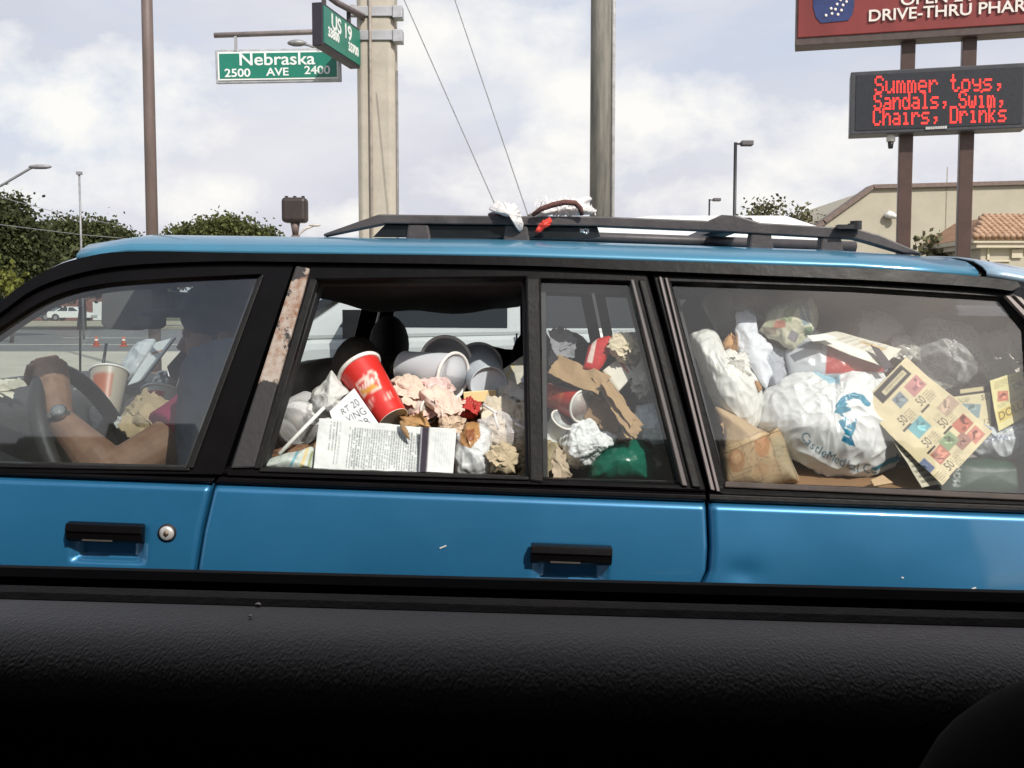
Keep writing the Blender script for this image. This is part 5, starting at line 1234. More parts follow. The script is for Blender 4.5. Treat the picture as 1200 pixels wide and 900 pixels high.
o = pillow('plastic_bag', [(538, 512), (548, 498), (562, 500), (573, 508), (576, 530), (573, 556), (536, 556), (534, 532)], .035, .04, plas, None, Cv(530, 494, 580, 560, 90, 110, (226, 230, 230)).poly([(540, 500), (560, 496), (563, 512), (552, 526), (541, 522)], (186, 140, 92)).poly([(546, 506), (556, 503), (556, 516), (547, 520)], (150, 96, 64)), cre=(.004, 30), fold=(.007, 34), knot=(556, 500), seed=28, flat=.4); lbl(o, 'small white plastic bag of brown leftovers behind the sill of the open window', 'plastic bag')
crum('paper_bag', [(575, 523), (596, 520), (603, 530), (605, 557), (574, 556)], .03, .03, (196, 180, 150), 'small tan paper bag standing at the sill beside the white bag of leftovers', 'paper bag', 29, a=.006)
crum('paper_bag', [(600, 512), (622, 508), (655, 520), (658, 560), (602, 559)], .06, .05, (172, 158, 128), 'dull tan bag behind the black window divider', 'paper bag', 30, a=.007)
o = pillow('food_film', [(560, 492), (585, 484), (612, 492), (622, 508), (618, 530), (590, 528), (566, 516)], .05, .03, film, None, None, cre=(.010, 26), seed=31, flat=.35); lbl(o, 'crinkled clear food film in front of the pale napkin', 'plastic film')
for a, b_, lb in (((566, 474, .07), (582, 484, .06), 'short white straw end on the pale napkin, upper one'), ((579, 484, .055), (584, 503, .05), 'short white straw end on the crinkled film, middle one'), ((604, 496, .045), (622, 506, .045), 'short white straw end by the window divider, lowest one')):
    lbl(MB().tube([B(*a), B(*b_)], .0024, 10).build('straw_piece', M('white_straw_piece', (.72, .70, .68), .4, var=.05), None, True), lb, 'straw', 'straw ends in the open window')
cv = Cv(0, 0, 1, 1, 60, 30, (206, 180, 130)); cv.rect(.5, .04, 1, .12, (226, 206, 166))
lbl(sheet('card_strip', [(543, 460), (581, 457), (583, 470), (544, 472)], [.16, .16, .15, .15], card, cv, n=(40, 20), cre=(.001, 20), seed=33, th=.004), 'yellowish strip of card below the base of the foam cup', 'card')
cv = Cv(0, 0, 1, 1, 80, 80, (206, 204, 190)); cv.line([(.1, .5), (.5, .08)], .05, (216, 196, 120)); cv.poly([(.6, .6), (.72, .5), (.78, .66), (.66, .78)], (90, 96, 112)); cv.poly([(.66, .72), (.74, .7), (.74, .8)], (80, 88, 110))
lbl(sheet('greasy_paper', [(586, 436), (616, 414), (634, 456), (583, 470)], [.2, .22, .16, .16], paper, cv, n=(50, 50), cre=(.006, 16), seed=34), 'pale greasy paper leaning at the divider above the napkin', 'paper')
# ---------------------------------------------------------------- quarter glass
cv = Cv(0, 0, 1, 1, 120, 120, (172, 142, 106)); cv.line([(.0, .03), (1, .03)], .05, (200, 172, 134))
for i in range(9): cv.line([(RNG.random(), RNG.random()), (RNG.random(), RNG.random())], .012, (140, 112, 82), .5)
bagc = Cv(0, 0, 1, 1, 90, 60, (178, 148, 112))
for k in range(10): a_ = (RNG.random(), RNG.random()); bagc.line([a_, (a_[0] + RNG.uniform(-.5, .5), a_[1] + RNG.uniform(-.3, .3))], .012, (150, 122, 90), .6)
e = empty('paper_carrier_bag', B(700, 510, .06))
for q, dd, sd in (([(641, 437), (656, 415), (716, 443), (700, 464)], [.07, .075, .055, .05], 1), ([(694, 440), (716, 446), (753, 499), (736, 515)], [.05, .06, .045, .04], 2), ([(703, 449), (710, 446), (745, 490), (739, 500)], [.035, .045, .04, .032], 3), ([(648, 446), (690, 444), (706, 470), (672, 452)], [.09, .08, .07, .08], 4), ([(716, 478), (728, 474), (752, 504), (744, 515)], [.036, .046, .036, .03], 5)):
    sheet('bag_panel', q, dd, paper, bagc, n=(70, 46), cre=(.006, 22), wad=.004, ragged=2.5, seed=400 + sd, parent=e, th=.0008)
lbl(e, 'brown paper carrier bag folded diagonally across the rear quarter glass', 'paper bag')
crum('brown_paper_fold', [(676, 470), (700, 462), (730, 496), (744, 514), (722, 516), (700, 500)], .085, .02, (150, 122, 92), 'darker inner fold of brown paper under the diagonal carrier bag', 'paper', 42, a=.008)
cup('foam_cup', (660, 492), .09, (644, 516), .13, .0225, .018, 'white foam cup standing under the smaller red cup beside the divider', None, (224, 228, 230), m=foam, rimr=.002)
o = pillow('rolled_towel', [(657, 521), (664, 503), (678, 493), (697, 492), (713, 500), (727, 512), (724, 524), (706, 531), (694, 541), (676, 546), (660, 540)], .055, .05, clothm, (226, 228, 230), None, cre=(.003, 20), soft=(.010, 34), fold=(.0, 38), ncell=14, seed=44, flat=.5); lbl(o, 'rolled white cloth on the sill of the quarter glass', 'cloth')
o = pillow('green_bag', [(690, 545), (704, 531), (724, 519), (748, 515), (763, 528), (766, 548), (764, 564), (690, 564)], .05, .06, plas, (30, 112, 92), None, cre=(.005, 16), fold=(.004, 22), seed=45, flat=.4); lbl(o, 'green plastic bag at the bottom of the quarter glass', 'plastic bag')
o = pillow('dark_green_bag', [(752, 528), (775, 524), (795, 540), (803, 566), (756, 566)], .08, .06, plas, (52, 62, 54), None, fold=(.004, 24), seed=46, flat=.4); lbl(o, 'dark dull bag in the lower rear corner of the quarter glass', 'plastic bag')
o = pillow('white_rag', [(742, 490), (750, 478), (766, 474), (782, 480), (792, 500), (790, 518), (768, 522), (754, 516), (746, 504)], .06, .04, clothm, (200, 212, 218), None, cre=(.007, 22), soft=(.006, 40), ncell=16, seed=47, flat=.45); lbl(o, 'bluish white rag right of the brown carrier bag', 'cloth')
cv = Cv(680, 390, 722, 440, 80, 90, (188, 44, 40)).poly([(688, 424), (695, 398), (700, 396), (694, 426)], (224, 200, 190))
o = pillow('chip_carton', [(683, 432), (690, 406), (700, 397), (713, 394), (722, 398), (714, 416), (706, 430), (698, 438)], .055, .02, card, None, cv, cre=(.002, 14), seed=48, flat=.2); lbl(o, 'bright red card carton above the brown carrier bag', 'carton')
crum('paper_napkin', [(713, 398), (728, 390), (742, 396), (748, 412), (741, 424), (725, 424), (714, 412)], .04, .03, (228, 214, 184), 'crumpled cream napkin spilling from the red carton', 'napkin', 49, a=.010, f=34)
cv = Cv(0, 0, 1, 1, 80, 60, (214, 208, 196)); cv.rect(.84, .5, .1, 1, (186, 84, 60)); cv.rect(.05, .5, .08, 1, (190, 180, 160))
lbl(sheet('white_carton', [(706, 436), (727, 420), (743, 440), (724, 460)], [.07, .08, .07, .06], card, cv, n=(50, 40), cre=(.001, 20), seed=50, th=.012), 'small white carton with an orange stripe below the cream napkin', 'carton')
crum('plastic_cup_lid', [(738, 428), (752, 430), (768, 440), (770, 455), (757, 464), (742, 452)], .06, .03, (206, 204, 190), 'pale crumpled plastic lid right of the white carton', 'lid', 51, a=.009, mat=foam)
crum('wax_paper', [(734, 392), (756, 390), (768, 408), (774, 430), (762, 438), (744, 426), (748, 410)], .07, .04, (190, 188, 168), 'greyish wax paper behind the cream napkin at the rear frame', 'wax paper', 52, a=.012)
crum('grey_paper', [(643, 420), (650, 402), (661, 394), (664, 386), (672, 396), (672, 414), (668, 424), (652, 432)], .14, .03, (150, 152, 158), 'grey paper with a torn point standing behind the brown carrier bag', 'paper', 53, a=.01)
crum('paper_scrap', [(700, 462), (728, 456), (768, 460), (774, 470), (748, 476), (720, 482)], .15, .02, (150, 146, 130), 'flat grey scrap lying under the plastic lid', 'paper scrap', 54, a=.006)
# dark heap that everything lies on
hp = MA('dull_dark_bag', .45, 0, .2, 40, .4)
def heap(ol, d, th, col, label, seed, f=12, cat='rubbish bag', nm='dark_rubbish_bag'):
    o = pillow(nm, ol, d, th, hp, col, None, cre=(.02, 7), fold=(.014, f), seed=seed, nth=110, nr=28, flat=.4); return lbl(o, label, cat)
heap([(310, 505), (400, 470), (520, 470), (625, 470), (640, 590), (480, 640), (310, 620)], .13, .16, (140, 118, 96), 'brown bag underneath the red cup and wrappers in the open window', 61)
heap([(420, 470), (470, 452), (540, 446), (622, 448), (640, 500), (520, 520), (420, 510)], .42, .16, (104, 98, 96), 'dull bag under the foam cups deep inside the open window', 62)
heap([(628, 510), (690, 470), (790, 460), (840, 500), (850, 620), (700, 640), (628, 620)], .13, .18, (96, 90, 86), 'dark bag underneath the cloth and brown carrier bag behind the quarter glass', 63)
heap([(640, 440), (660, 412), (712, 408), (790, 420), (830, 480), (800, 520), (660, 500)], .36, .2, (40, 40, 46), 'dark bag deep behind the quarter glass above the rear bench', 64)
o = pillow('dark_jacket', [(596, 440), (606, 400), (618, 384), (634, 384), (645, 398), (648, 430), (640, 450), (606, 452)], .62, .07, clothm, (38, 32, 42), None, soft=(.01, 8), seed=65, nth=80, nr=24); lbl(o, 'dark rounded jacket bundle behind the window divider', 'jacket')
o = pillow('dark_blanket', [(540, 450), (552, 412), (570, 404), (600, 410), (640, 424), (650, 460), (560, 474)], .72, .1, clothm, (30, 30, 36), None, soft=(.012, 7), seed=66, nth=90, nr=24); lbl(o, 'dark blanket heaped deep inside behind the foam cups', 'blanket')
# ---------------------------------------------------------------- cargo window
o = pillow('white_bag', [(811, 396), (824, 388), (838, 390), (846, 402), (848, 412), (866, 424), (880, 438), (890, 456), (893, 474), (889, 492), (880, 504), (866, 500), (848, 486), (834, 466), (826, 440), (816, 418)], .035, .07, plas, (242, 242, 237), None, cre=(.0025, 16), fold=(.009, 26), knot=(828, 384), seed=71, flat=.5, nth=200, nr=56); lbl(o, 'plump plain white bag at the front edge of the cargo window', 'plastic bag')
o = pillow('torn_foam_sheet', [(864, 368), (874, 362), (886, 372), (888, 388), (897, 398), (904, 408), (900, 424), (906, 438), (898, 456), (888, 446), (880, 430), (866, 418), (862, 396)], .08, .025, foam, (222, 226, 234), None, cre=(.008, 13), soft=(.002, 30), seed=72, flat=.3, rough_edge=.05); lbl(o, 'torn upright white sheet between the plump white bag and the colour newspaper', 'paper')
crum('white_tissue', [(848, 416), (856, 411), (864, 414), (868, 424), (878, 428), (880, 438), (866, 440), (852, 430)], .05, .02, (236, 234, 226), 'little white tissue knob on top of the plump white bag', 'tissue', 73, a=.007, f=30)
crum('brown_crust', [(850, 396), (857, 391), (863, 396), (863, 408), (856, 413), (849, 408)], .075, .018, (206, 160, 112), 'small light brown lump between two white bags', 'food scrap', 74, a=.006, f=50)
crum('brown_crust', [(885, 446), (890, 448), (893, 456), (889, 460), (884, 453)], .06, .008, (170, 128, 84), 'tiny brown stick poking out beside the plump white bag', 'food scrap', 75, a=.003)
cup('clear_cup', (840, 352), .20, (852, 386), .18, .030, .021, 'cloudy plastic cup upside down near the top front of the cargo window', None, (110, 114, 122), m=frost, rimr=.0016, inner=(130, 132, 136))
crum('plastic_strip', [(858, 358), (872, 355), (880, 362), (892, 368), (896, 374), (884, 376), (868, 370)], .12, .008, (140, 146, 152), 'curled grey strip above the torn white sheet', 'plastic strip', 76, a=.004)
cv = Cv(890, 344, 960, 410, 110, 100, (196, 194, 170))
for px, py, w_, h_, c, a in ((912, 380, 16, 10, (170, 92, 76), -8), (925, 366, 12, 24, (128, 146, 104), 25), (943, 366, 12, 30, (116, 142, 156), -15), (906, 372, 8, 30, (150, 158, 130), 20), (930, 394, 12, 12, (120, 118, 130), 30), (948, 392, 8, 18, (96, 128, 96), -10), (903, 388, 14, 8, (140, 124, 110), 0), (917, 360, 12, 8, (206, 206, 186), -20), (936, 352, 10, 6, (160, 170, 176), 20)): cv.rect(px, py, w_, h_, c, a, .85)
cv.line([(935, 352), (953, 384)], 1.5, (226, 224, 206)); textlines(cv, 936, 356, 950, 380, 6, (110, 110, 100), False, .5, .3)
o = pillow('colour_newspaper', [(900, 366), (918, 358), (934, 351), (950, 349), (956, 362), (955, 384), (944, 396), (930, 408), (916, 402), (902, 396), (892, 388)], .07, .035, news, None, cv, cre=(.013, 13), seed=78, flat=.3); lbl(o, 'crumpled colour newspaper standing highest in the cargo window', 'newspaper')
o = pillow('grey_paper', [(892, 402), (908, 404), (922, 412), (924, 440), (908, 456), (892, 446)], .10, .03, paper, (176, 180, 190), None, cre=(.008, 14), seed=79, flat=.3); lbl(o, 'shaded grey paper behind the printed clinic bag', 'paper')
cv = Cv(916, 388, 1040, 445, 170, 90, (196, 202, 208)); cv.poly([(969, 401), (1018, 408), (1037, 436), (967, 438)], (186, 62, 56)); cv.rect(944, 405, 40, 9, (150, 156, 164), 4)
for i in range(9): cv.rect(988 + i * 4, 411 + (i % 3) * .8, 2.6, 5, (220, 150, 140), 10, .7)
for i in range(7): cv.rect(992 + i * 4, 418, 2.2, 3, (206, 110, 100), 10, .7)
o = pillow('printed_bag', [(921, 416), (928, 402), (940, 396), (972, 398), (1016, 404), (1030, 416), (1040, 434), (1020, 446), (960, 446), (926, 440)], .085, .03, plas, None, cv, cre=(.006, 14), fold=(.003, 20), seed=80, flat=.3); lbl(o, 'white bag with a red printed block lying on top of the printed clinic bag', 'plastic bag')
cv = Cv(0, 0, 1, 1, 130, 60, (214, 210, 196)); textlines(cv, .4, .2, .95, .85, 6, (120, 120, 116), False, .5, .35); cv.pic(.78, .62, .14, .4, (190, 160, 110), 10, 3); cv.rect(.2, .5, .3, .6, (232, 230, 222), 5)
lbl(sheet('folded_newspaper', [(944, 396), (982, 388), (1056, 410), (1034, 430)], [.07, .10, .09, .06], news, cv, n=(90, 40), cre=(.006, 14), seed=82), 'folded newspaper lying along the top of the bag with the red block', 'newspaper')
lbl(sheet('leaflet', [(945, 394), (968, 391), (982, 397), (952, 401)], [.05, .06, .055, .045], paper, None, (236, 236, 232), n=(40, 20), cre=(.003, 18), seed=83), 'small white leaflet at the front end of the folded newspaper', 'leaflet')
lbl(sheet('leaflet', [(1020, 404), (1030, 408), (1047, 430), (1036, 434)], [.06, .06, .055, .055], paper, None, (60, 56, 64), n=(20, 30), cre=(.002, 18), seed=84), 'dark folded leaflet between the red block and the coupon page', 'leaflet')
# clinic bag
cv = Cv(884, 430, 1064, 560, 330, 240, (240, 242, 242)); teal = (36, 140, 172)
cv.line([(981, 477), (988, 468), (1000, 464), (1010, 468), (1014, 475)], 6.5, teal); cv.poly([(976, 484), (986, 470), (995, 474), (996, 482), (984, 486)], teal); cv.poly([(982, 494), (992, 488), (990, 500), (998, 496), (1002, 490), (1001, 504), (996, 514), (1000, 523), (992, 522), (984, 517), (988, 508)], teal); cv.poly([(984, 516), (996, 510), (1000, 524)], (26, 104, 138))
cv.line([(985, 486), (993, 492)], 3, (30, 120, 150)); cv.poly([(990, 476), (996, 472), (995, 480)], (228, 232, 232)); cv.line([(988, 502), (996, 505)], 1.6, (226, 230, 230)); cv.line([(986, 510), (993, 513)], 1.4, (226, 230, 230))
cv.poly([(950, 438), (974, 440), (984, 446), (982, 454), (966, 448)], (150, 200, 218)); cv.poly([(1018, 546), (1034, 540), (1048, 530), (1050, 534), (1036, 545), (1022, 549)], (96, 160, 184))
path = [(943.5, 512), (948, 518), (953, 522.5), (957.5, 525.5), (961, 528), (965.5, 530.5), (973, 534.5), (980.5, 538), (986.5, 540.5), (992, 542.5), (995.5, 543.8), (999, 545), (1003.5, 546), (1013.5, 547), (1021, 547)]
for i, ch in enumerate('CastleMedicalCe'):
    a, b_ = path[max(0, i - 1)], path[min(len(path) - 1, i + 1)]
    cv.text(ch, path[i][0], path[i][1] - (0), 13.5, (30, 112, 138), math.degrees(math.atan2(b_[1] - a[1], b_[0] - a[0])))
o = pillow('clinic_bag', [(888, 496), (893, 476), (902, 460), (916, 448), (934, 439), (956, 438), (970, 442), (978, 449), (986, 438), (998, 433), (1014, 434), (1032, 440), (1042, 452), (1048, 474), (1056, 496), (1059, 514), (1053, 532), (1044, 545), (1024, 553), (1000, 557), (970, 554), (944, 545), (926, 532), (912, 526), (898, 512)], .03, .085, plas, None, cv, cre=(.0022, 12), fold=(.0125, 19), ncell=20, knot=(978, 452), seed=86, nth=340, nr=110, flat=.55)
lbl(o, 'large full white plastic bag printed in teal with Castle Medical', 'plastic bag')
# coupon page
cv = Cv(0, 0, 1, 1, 190, 250, (222, 208, 170)); q0, q1, q3 = np.array([1008., 474]), np.array([1062., 418]), np.array([1104., 569]) - 0
Mx = np.linalg.inv(np.stack([np.array([1062, 418.]) - [1008, 474], np.array([1163, 506.]) - [1062, 418]], 1))
def cu(px, py): return Mx @ (np.array([px, py]) - [1008, 474])
def cpic(zx, zy, w_, h_, c, sd): u = cu(1020 + zx / 5, 400 + zy / 5); cv.pic(u[0], u[1], w_, h_, c, 0, sd)
u = cu(1020 + 170 / 5, 400 + 205 / 5); cv.rect(u[0] - .16, u[1], .62, .125, (48, 44, 44)); cv.rect(u[0] - .12, u[1] + .005, .46, .05, (206, 196, 160)); textlines(cv, u[0] - .3, u[1] - .01, u[0] + .1, u[1] + .02, 2, (90, 84, 76))
for zx, zy, w_, h_, c, sd in ((265, 258, .27, .13, (190, 110, 120), 1), (178, 338, .17, .11, (98, 120, 142), 2), (298, 488, .27, .14, (86, 166, 188), 3), (455, 375, .26, .12, (190, 158, 140), 4), (545, 480, .23, .13, (186, 84, 70), 5), (620, 540, .2, .12, (200, 110, 100), 6), (548, 572, .2, .12, (150, 96, 92), 7), (470, 570, .22, .12, (120, 150, 110), 8), (425, 640, .22, .13, (176, 96, 84), 9), (330, 722, .26, .13, (76, 96, 146), 10)): cpic(zx, zy, w_, h_, c, sd)
for zx, zy in ((300, 345), (435, 470), (345, 575), (480, 705), (385, 800), (200, 450)):
    u = cu(1020 + zx / 5, 400 + zy / 5); st = ['$2', '$1', '$4', '$5', '$3', '$1'][(zx // 5) % 6]; cv.text('50', u[0], u[1], .12, (60, 52, 50)); cv.rect(u[0] - .03, u[1] + .07, .16, .02, (70, 62, 58)); textlines(cv, u[0] + .07, u[1] - .04, u[0] + .2, u[1] + .07, 5, (150, 136, 110), False, .8)
for zx, zy in ((350, 310), (400, 440), (520, 640), (440, 760)): u = cu(1020 + zx / 5, 400 + zy / 5); textlines(cv, u[0] - .06, u[1] - .03, u[0] + .08, u[1] + .03, 4, (160, 146, 118))
lbl(sheet('coupon_page', [(1008, 474), (1062, 418), (1163, 506), (1104, 569)], [.05, .035, .032, .024], news, cv, n=(120, 150), cre=(.0025, 9), soft=(.004, 9), seed=88), 'cream coupon page of small coloured pictures set at a slant in the cargo window', 'coupon page')
cv = Cv(0, 0, 1, 1, 60, 90, (206, 200, 178)); textlines(cv, .1, .05, .9, .95, 9, (70, 70, 76), False, .7, .4)
lbl(sheet('coupon_page', [(1044, 512), (1066, 506), (1108, 566), (1080, 572)], [.045, .05, .05, .04], news, cv, n=(40, 60), cre=(.004, 14), seed=89), 'folded back leaf with dark print along the lower left edge of the coupon page', 'coupon page')
cv = Cv(0, 0, 1, 1, 120, 100, (214, 204, 168)); cv.rect(.5, .1, 1, .2, (44, 40, 42)); cv.rect(.55, .1, .5, .09, (200, 188, 150)); cv.rect(.96, .5, .08, 1, (44, 40, 42)); cv.pic(.5, .55, .4, .3, (110, 140, 156), 10, 4); cv.text('50', .8, .3, .16, (60, 56, 56)); cv.text('12', .82, .82, .16, (60, 56, 56)); textlines(cv, .1, .25, .5, .36, 3, (120, 112, 96)); cv.poly([(.1, .6), (.3, .66), (.42, .8), (.3, .86), (.12, .74)], (56, 52, 56))
lbl(sheet('coupon_page', [(1108, 456), (1164, 449), (1166, 502), (1112, 508)], [.07, .06, .05, .06], news, cv, n=(80, 70), cre=(.003, 12), seed=90), 'black bordered coupon sheet showing above the slanted coupon page', 'coupon page')
cv = Cv(0, 0, 1, 1, 120, 120, (214, 204, 150)); cv.rect(.55, .5, 1.3, 1.3, (222, 212, 156)); cv.pic(.28, .38, .28, .2, (196, 96, 76), 15, 6); cv.pic(.75, .3, .3, .16, (160, 166, 110), -10, 8); cv.poly([(.05, .62), (.95, .62), (.95, .86), (.05, .86)], (214, 190, 104)); cv.text('DOLLAR', .5, .74, .24, (60, 50, 44), 0, .95); textlines(cv, .1, .06, .8, .2, 4, (150, 140, 100)); textlines(cv, .1, .5, .9, .58, 2, (150, 140, 100))
lbl(sheet('coupon_page', [(1160, 446), (1194, 436), (1222, 476), (1170, 506)], [.045, .05, .04, .035], news, cv, n=(80, 80), cre=(.005, 12), seed=91), 'yellow coupon sheet with the word DOLLAR at the right edge of the picture', 'coupon page')
o = pillow('clear_bag', [(1070, 398), (1078, 382), (1096, 375), (1116, 380), (1136, 386), (1154, 402), (1168, 420), (1172, 442), (1150, 448), (1120, 452), (1094, 446), (1080, 428), (1070, 416)], .10, .06, MF('clear_bag_plastic', .14, (.92, .93, .93), .2), None, None, cre=(.011, 22), fold=(.008, 20), ncell=60, knot=(1120, 380), seed=92, nth=240, nr=70, flat=.5); lbl(o, 'crinkled clear plastic bag in the upper right of the cargo window', 'plastic bag')
cv = Cv(1128, 484, 1215, 545, 120, 90, (206, 212, 216)); 
for i in range(9): cv.text('ABEHKMNRS'[i], 1143 + i * 5, 517 - i * .5, 9, (84, 104, 150), 20)
cv.poly([(1136, 500), (1150, 492), (1156, 504), (1142, 510)], (70, 84, 136))
o = pillow('printed_bag', [(1126, 524), (1138, 508), (1152, 496), (1172, 502), (1190, 494), (1216, 490), (1222, 536), (1190, 540), (1150, 534)], .04, .04, plas, None, cv, cre=(.004, 20), fold=(.010, 28), knot=(1210, 490), seed=93, nth=200, nr=56, flat=.45); lbl(o, 'thin whitish bag with faint blue print below the yellow coupon sheet', 'plastic bag')
cv = Cv(1100, 530, 1240, 580, 120, 60, (30, 62, 46)); cv.rect(1118, 556, 12, 40, (34, 66, 52)); cv.text('MOW', 1122, 556, 11, (206, 212, 206), -84)
o = pillow('green_carton', [(1098, 548), (1112, 538), (1150, 536), (1200, 540), (1236, 544), (1236, 592), (1098, 584)], .035, .06, hp, None, cv, cre=(.002, 10), seed=94, flat=.25); lbl(o, 'dark green bag with white letters on its end under the coupon page', 'rubbish bag')
def face_print():
    cv = Cv(836, 470, 945, 572, 150, 140, (184, 158, 124))
    for px, py, rx, ry, c in ((863, 540, 10, 14, (160, 108, 72)), (893, 522, 9, 14, (172, 112, 74)), (863, 536, 6, 8, (206, 164, 126)), (892, 518, 5, 8, (200, 150, 110)), (892, 550, 9, 8, (176, 140, 104)), (912, 528, 6, 10, (150, 140, 112)), (930, 552, 8, 8, (168, 158, 130)), (850, 496, 7, 6, (150, 120, 90)), (848, 512, 4, 14, (110, 106, 110))): cv.ell(px, py, rx, ry, c, .6)
    cv.line([(848, 528), (912, 501)], 5, (212, 184, 144)); cv.line([(846, 532), (914, 504)], 1, (120, 96, 70)); cv.rect(918, 532, 16, 44, (168, 160, 132), -20, .6); textlines(cv, 905, 520, 935, 560, 7, (140, 124, 100), False, .4, .4)
    for px, py, w_, h_, a in ((863, 540, 24, 34, -22), (893, 522, 22, 30, -22), (920, 545, 16, 40, -20), (882, 556, 20, 18, -18)):
        q = [(px + i * w_ / 2 * math.cos(R(a)) - j * h_ / 2 * math.sin(R(a)), py + i * w_ / 2 * math.sin(R(a)) + j * h_ / 2 * math.cos(R(a))) for i, j in ((-1, -1), (1, -1), (1, 1), (-1, 1), (-1, -1))]; cv.line(q, .9, (112, 98, 80), .7)
    for k in range(60): px, py = RNG.uniform(848, 935), RNG.uniform(510, 570); cv.line([(px, py), (px + RNG.uniform(-5, 5), py + RNG.uniform(-4, 4))], RNG.uniform(.6, 1.6), RNG.choice([(126, 104, 80), (150, 130, 100), (206, 184, 150), (110, 108, 96), (160, 110, 76)]), .6)
    return cv
lbl(pillow('takeaway_bag', [(838, 476), (852, 482), (878, 496), (902, 508), (912, 500), (918, 512), (926, 536), (937, 564), (900, 571), (850, 570)], .03, .05, paper, None, face_print(), cre=(.004, 14), seed=95, flat=.3), 'tan printed paper bag in the lower front corner of the cargo window', 'paper bag')
crum('paper_bag', [(846, 484), (858, 482), (880, 496), (884, 508), (868, 514), (852, 506)], .05, .02, (176, 148, 112), 'folded tan paper between the plump white bag and the printed paper bag', 'paper bag', 96, a=.006)
lbl(sheet('cardboard_flap', [(905, 538), (1075, 548), (1085, 580), (905, 576)], [.16, .16, .05, .05], card, None, (142, 112, 84), n=(40, 20), cre=(.001, 10), seed=97, th=.004), 'plain brown cardboard lying under the clinic bag', 'cardboard')
lbl(sheet('cardboard_scrap', [(1020, 563), (1034, 557), (1046, 566), (1024, 570)], [.05, .06, .04, .04], card, None, (196, 166, 130), n=(20, 12), cre=(.001, 12), seed=98, th=.003), 'little light brown card corner under the clinic bag', 'cardboard')
heap([(836, 500), (880, 440), (960, 420), (1060, 440), (1150, 450), (1230, 470), (1240, 640), (1000, 660), (840, 640)], .22, .2, (120, 114, 110), 'dull grey bag in the middle of the load behind the clinic bag', 99)
heap([(776, 420), (810, 345), (930, 338), (1040, 341), (1120, 345), (1215, 352), (1262, 420), (1255, 500), (1000, 540), (800, 540)], .5, .3, (34, 35, 40), 'big dark bag added to darken the far half of the cargo space', 100, 8)  # dark bag added for the shade at the back of the cargo space
heap([(1040, 440), (1090, 420), (1180, 410), (1230, 440), (1240, 520), (1060, 520)], .26, .1, (48, 54, 52), 'dark green grey bag under the clear plastic bag', 101)
# ---------------------------------------------------------------- front seat load
cup('paper_cup', (128, 437), .95, (122, 490), .92, .048, .036, 'white cup with an orange square beyond the steering wheel', Cv(0, 0, 1, 1, 100, 80, (170, 160, 146)).rect(.56, .42, .2, .5, (166, 92, 62)), rimr=.003)
e = cup('soft_drink_cup', (192, 463), .42, (183, 497), .4, .046, .035, 'white lidded drink cup with a red mark right of the tan wrapper', Cv(0, 0, 1, 1, 100, 80, (214, 212, 208)).rect(.60, .5, .2, .6, (196, 50, 44)), rimr=.003)
o = pillow('crumpled_foil', [(178, 447), (186, 436), (196, 437), (202, 448), (198, 459), (182, 460)], .44, .03, M('crushed_foil', (.55, .55, .56), .3, .7, bmp=.3), None, None, cre=(.014, 30), seed=110, nth=80, nr=24); lbl(o, 'shiny crumpled white and black wrapper on top of the lidded drink cup', 'wrapper')
for a, b_, lb in (((205, 464, .4), (213, 440, .38), 'short white straw right of the lidded drink cup'), ((119.5, 437, .93), (124.5, 403, .95), 'black straw standing in the cup with the orange square')):
    lbl(MB().tube([B(*a), B(*b_)], .0042, 10).build('drinking_straw', M('straw_' + lb.split()[0], (.012, .012, .012) if 'black' in lb else (.75, .75, .73), .4), None, True), lb, 'straw')
crum('tan_wrapper', [(143, 488), (156, 476), (163, 468), (172, 466), (186, 472), (198, 484), (206, 492), (190, 508), (172, 520), (152, 512), (146, 500)], .25, .05, (206, 182, 146), 'large crumpled tan wrapper beside the driver and below the drink cup', 'food wrapper', 111, a=.016, f=15)
crum('white_tissue', [(138, 490), (150, 484), (154, 500), (146, 506), (138, 500)], .27, .02, (222, 220, 216), 'white tissue just left of the large tan wrapper', 'tissue', 112, a=.009)
o = pillow('white_plastic_bag', [(140, 446), (150, 420), (160, 404), (172, 398), (182, 400), (178, 420), (168, 436), (160, 450), (146, 452)], .98, .06, plas, (206, 210, 214), None, fold=(.014, 18), knot=(178, 398), seed=113, nth=120, nr=36); lbl(o, 'white plastic bag hanging on the far side beyond the steering wheel', 'plastic bag')
cv = Cv(0, 0, 1, 1, 60, 60, (186, 190, 192)); cv.rect(.5, .3, .6, .06, (150, 120, 100)); 
lbl(sheet('clipboard', [(183, 402), (206, 396), (168, 446), (150, 452)], [.9, .9, .86, .86], card, cv, n=(30, 30), cre=(.001, 9), seed=114, th=.006), 'grey board leaning right of the hanging white plastic bag', 'clipboard')
crum('food_box', [(76, 462), (92, 460), (103, 472), (102, 484), (84, 482), (78, 474)], .80, .03, None, 'crushed white and red box seen through the steering wheel', 'food box', 115, a=.006, cv=Cv(74, 456, 106, 488, 60, 60, (190, 190, 184)).poly([(90, 470), (104, 472), (103, 486), (92, 482)], (170, 50, 44)))
crum('paper_bag', [(100, 480), (114, 476), (124, 500), (118, 512), (104, 506)], .78, .03, (150, 152, 150), 'grey paper bag low behind the spokes of the steering wheel', 'paper bag', 116, a=.008)
crum('dashboard_papers', [(-30, 452), (0, 444), (24, 445), (30, 452), (6, 458), (-28, 462)], .42, .015, (214, 208, 190), 'pale folded papers lying on the dashboard at the left edge', 'papers', 117, a=.004, flat=.3)
heap([(128, 500), (150, 470), (186, 460), (226, 470), (250, 520), (250, 640), (130, 640)], .62, .2, (70, 62, 56), 'brownish bag on the front passenger seat under the drink cup', 118)
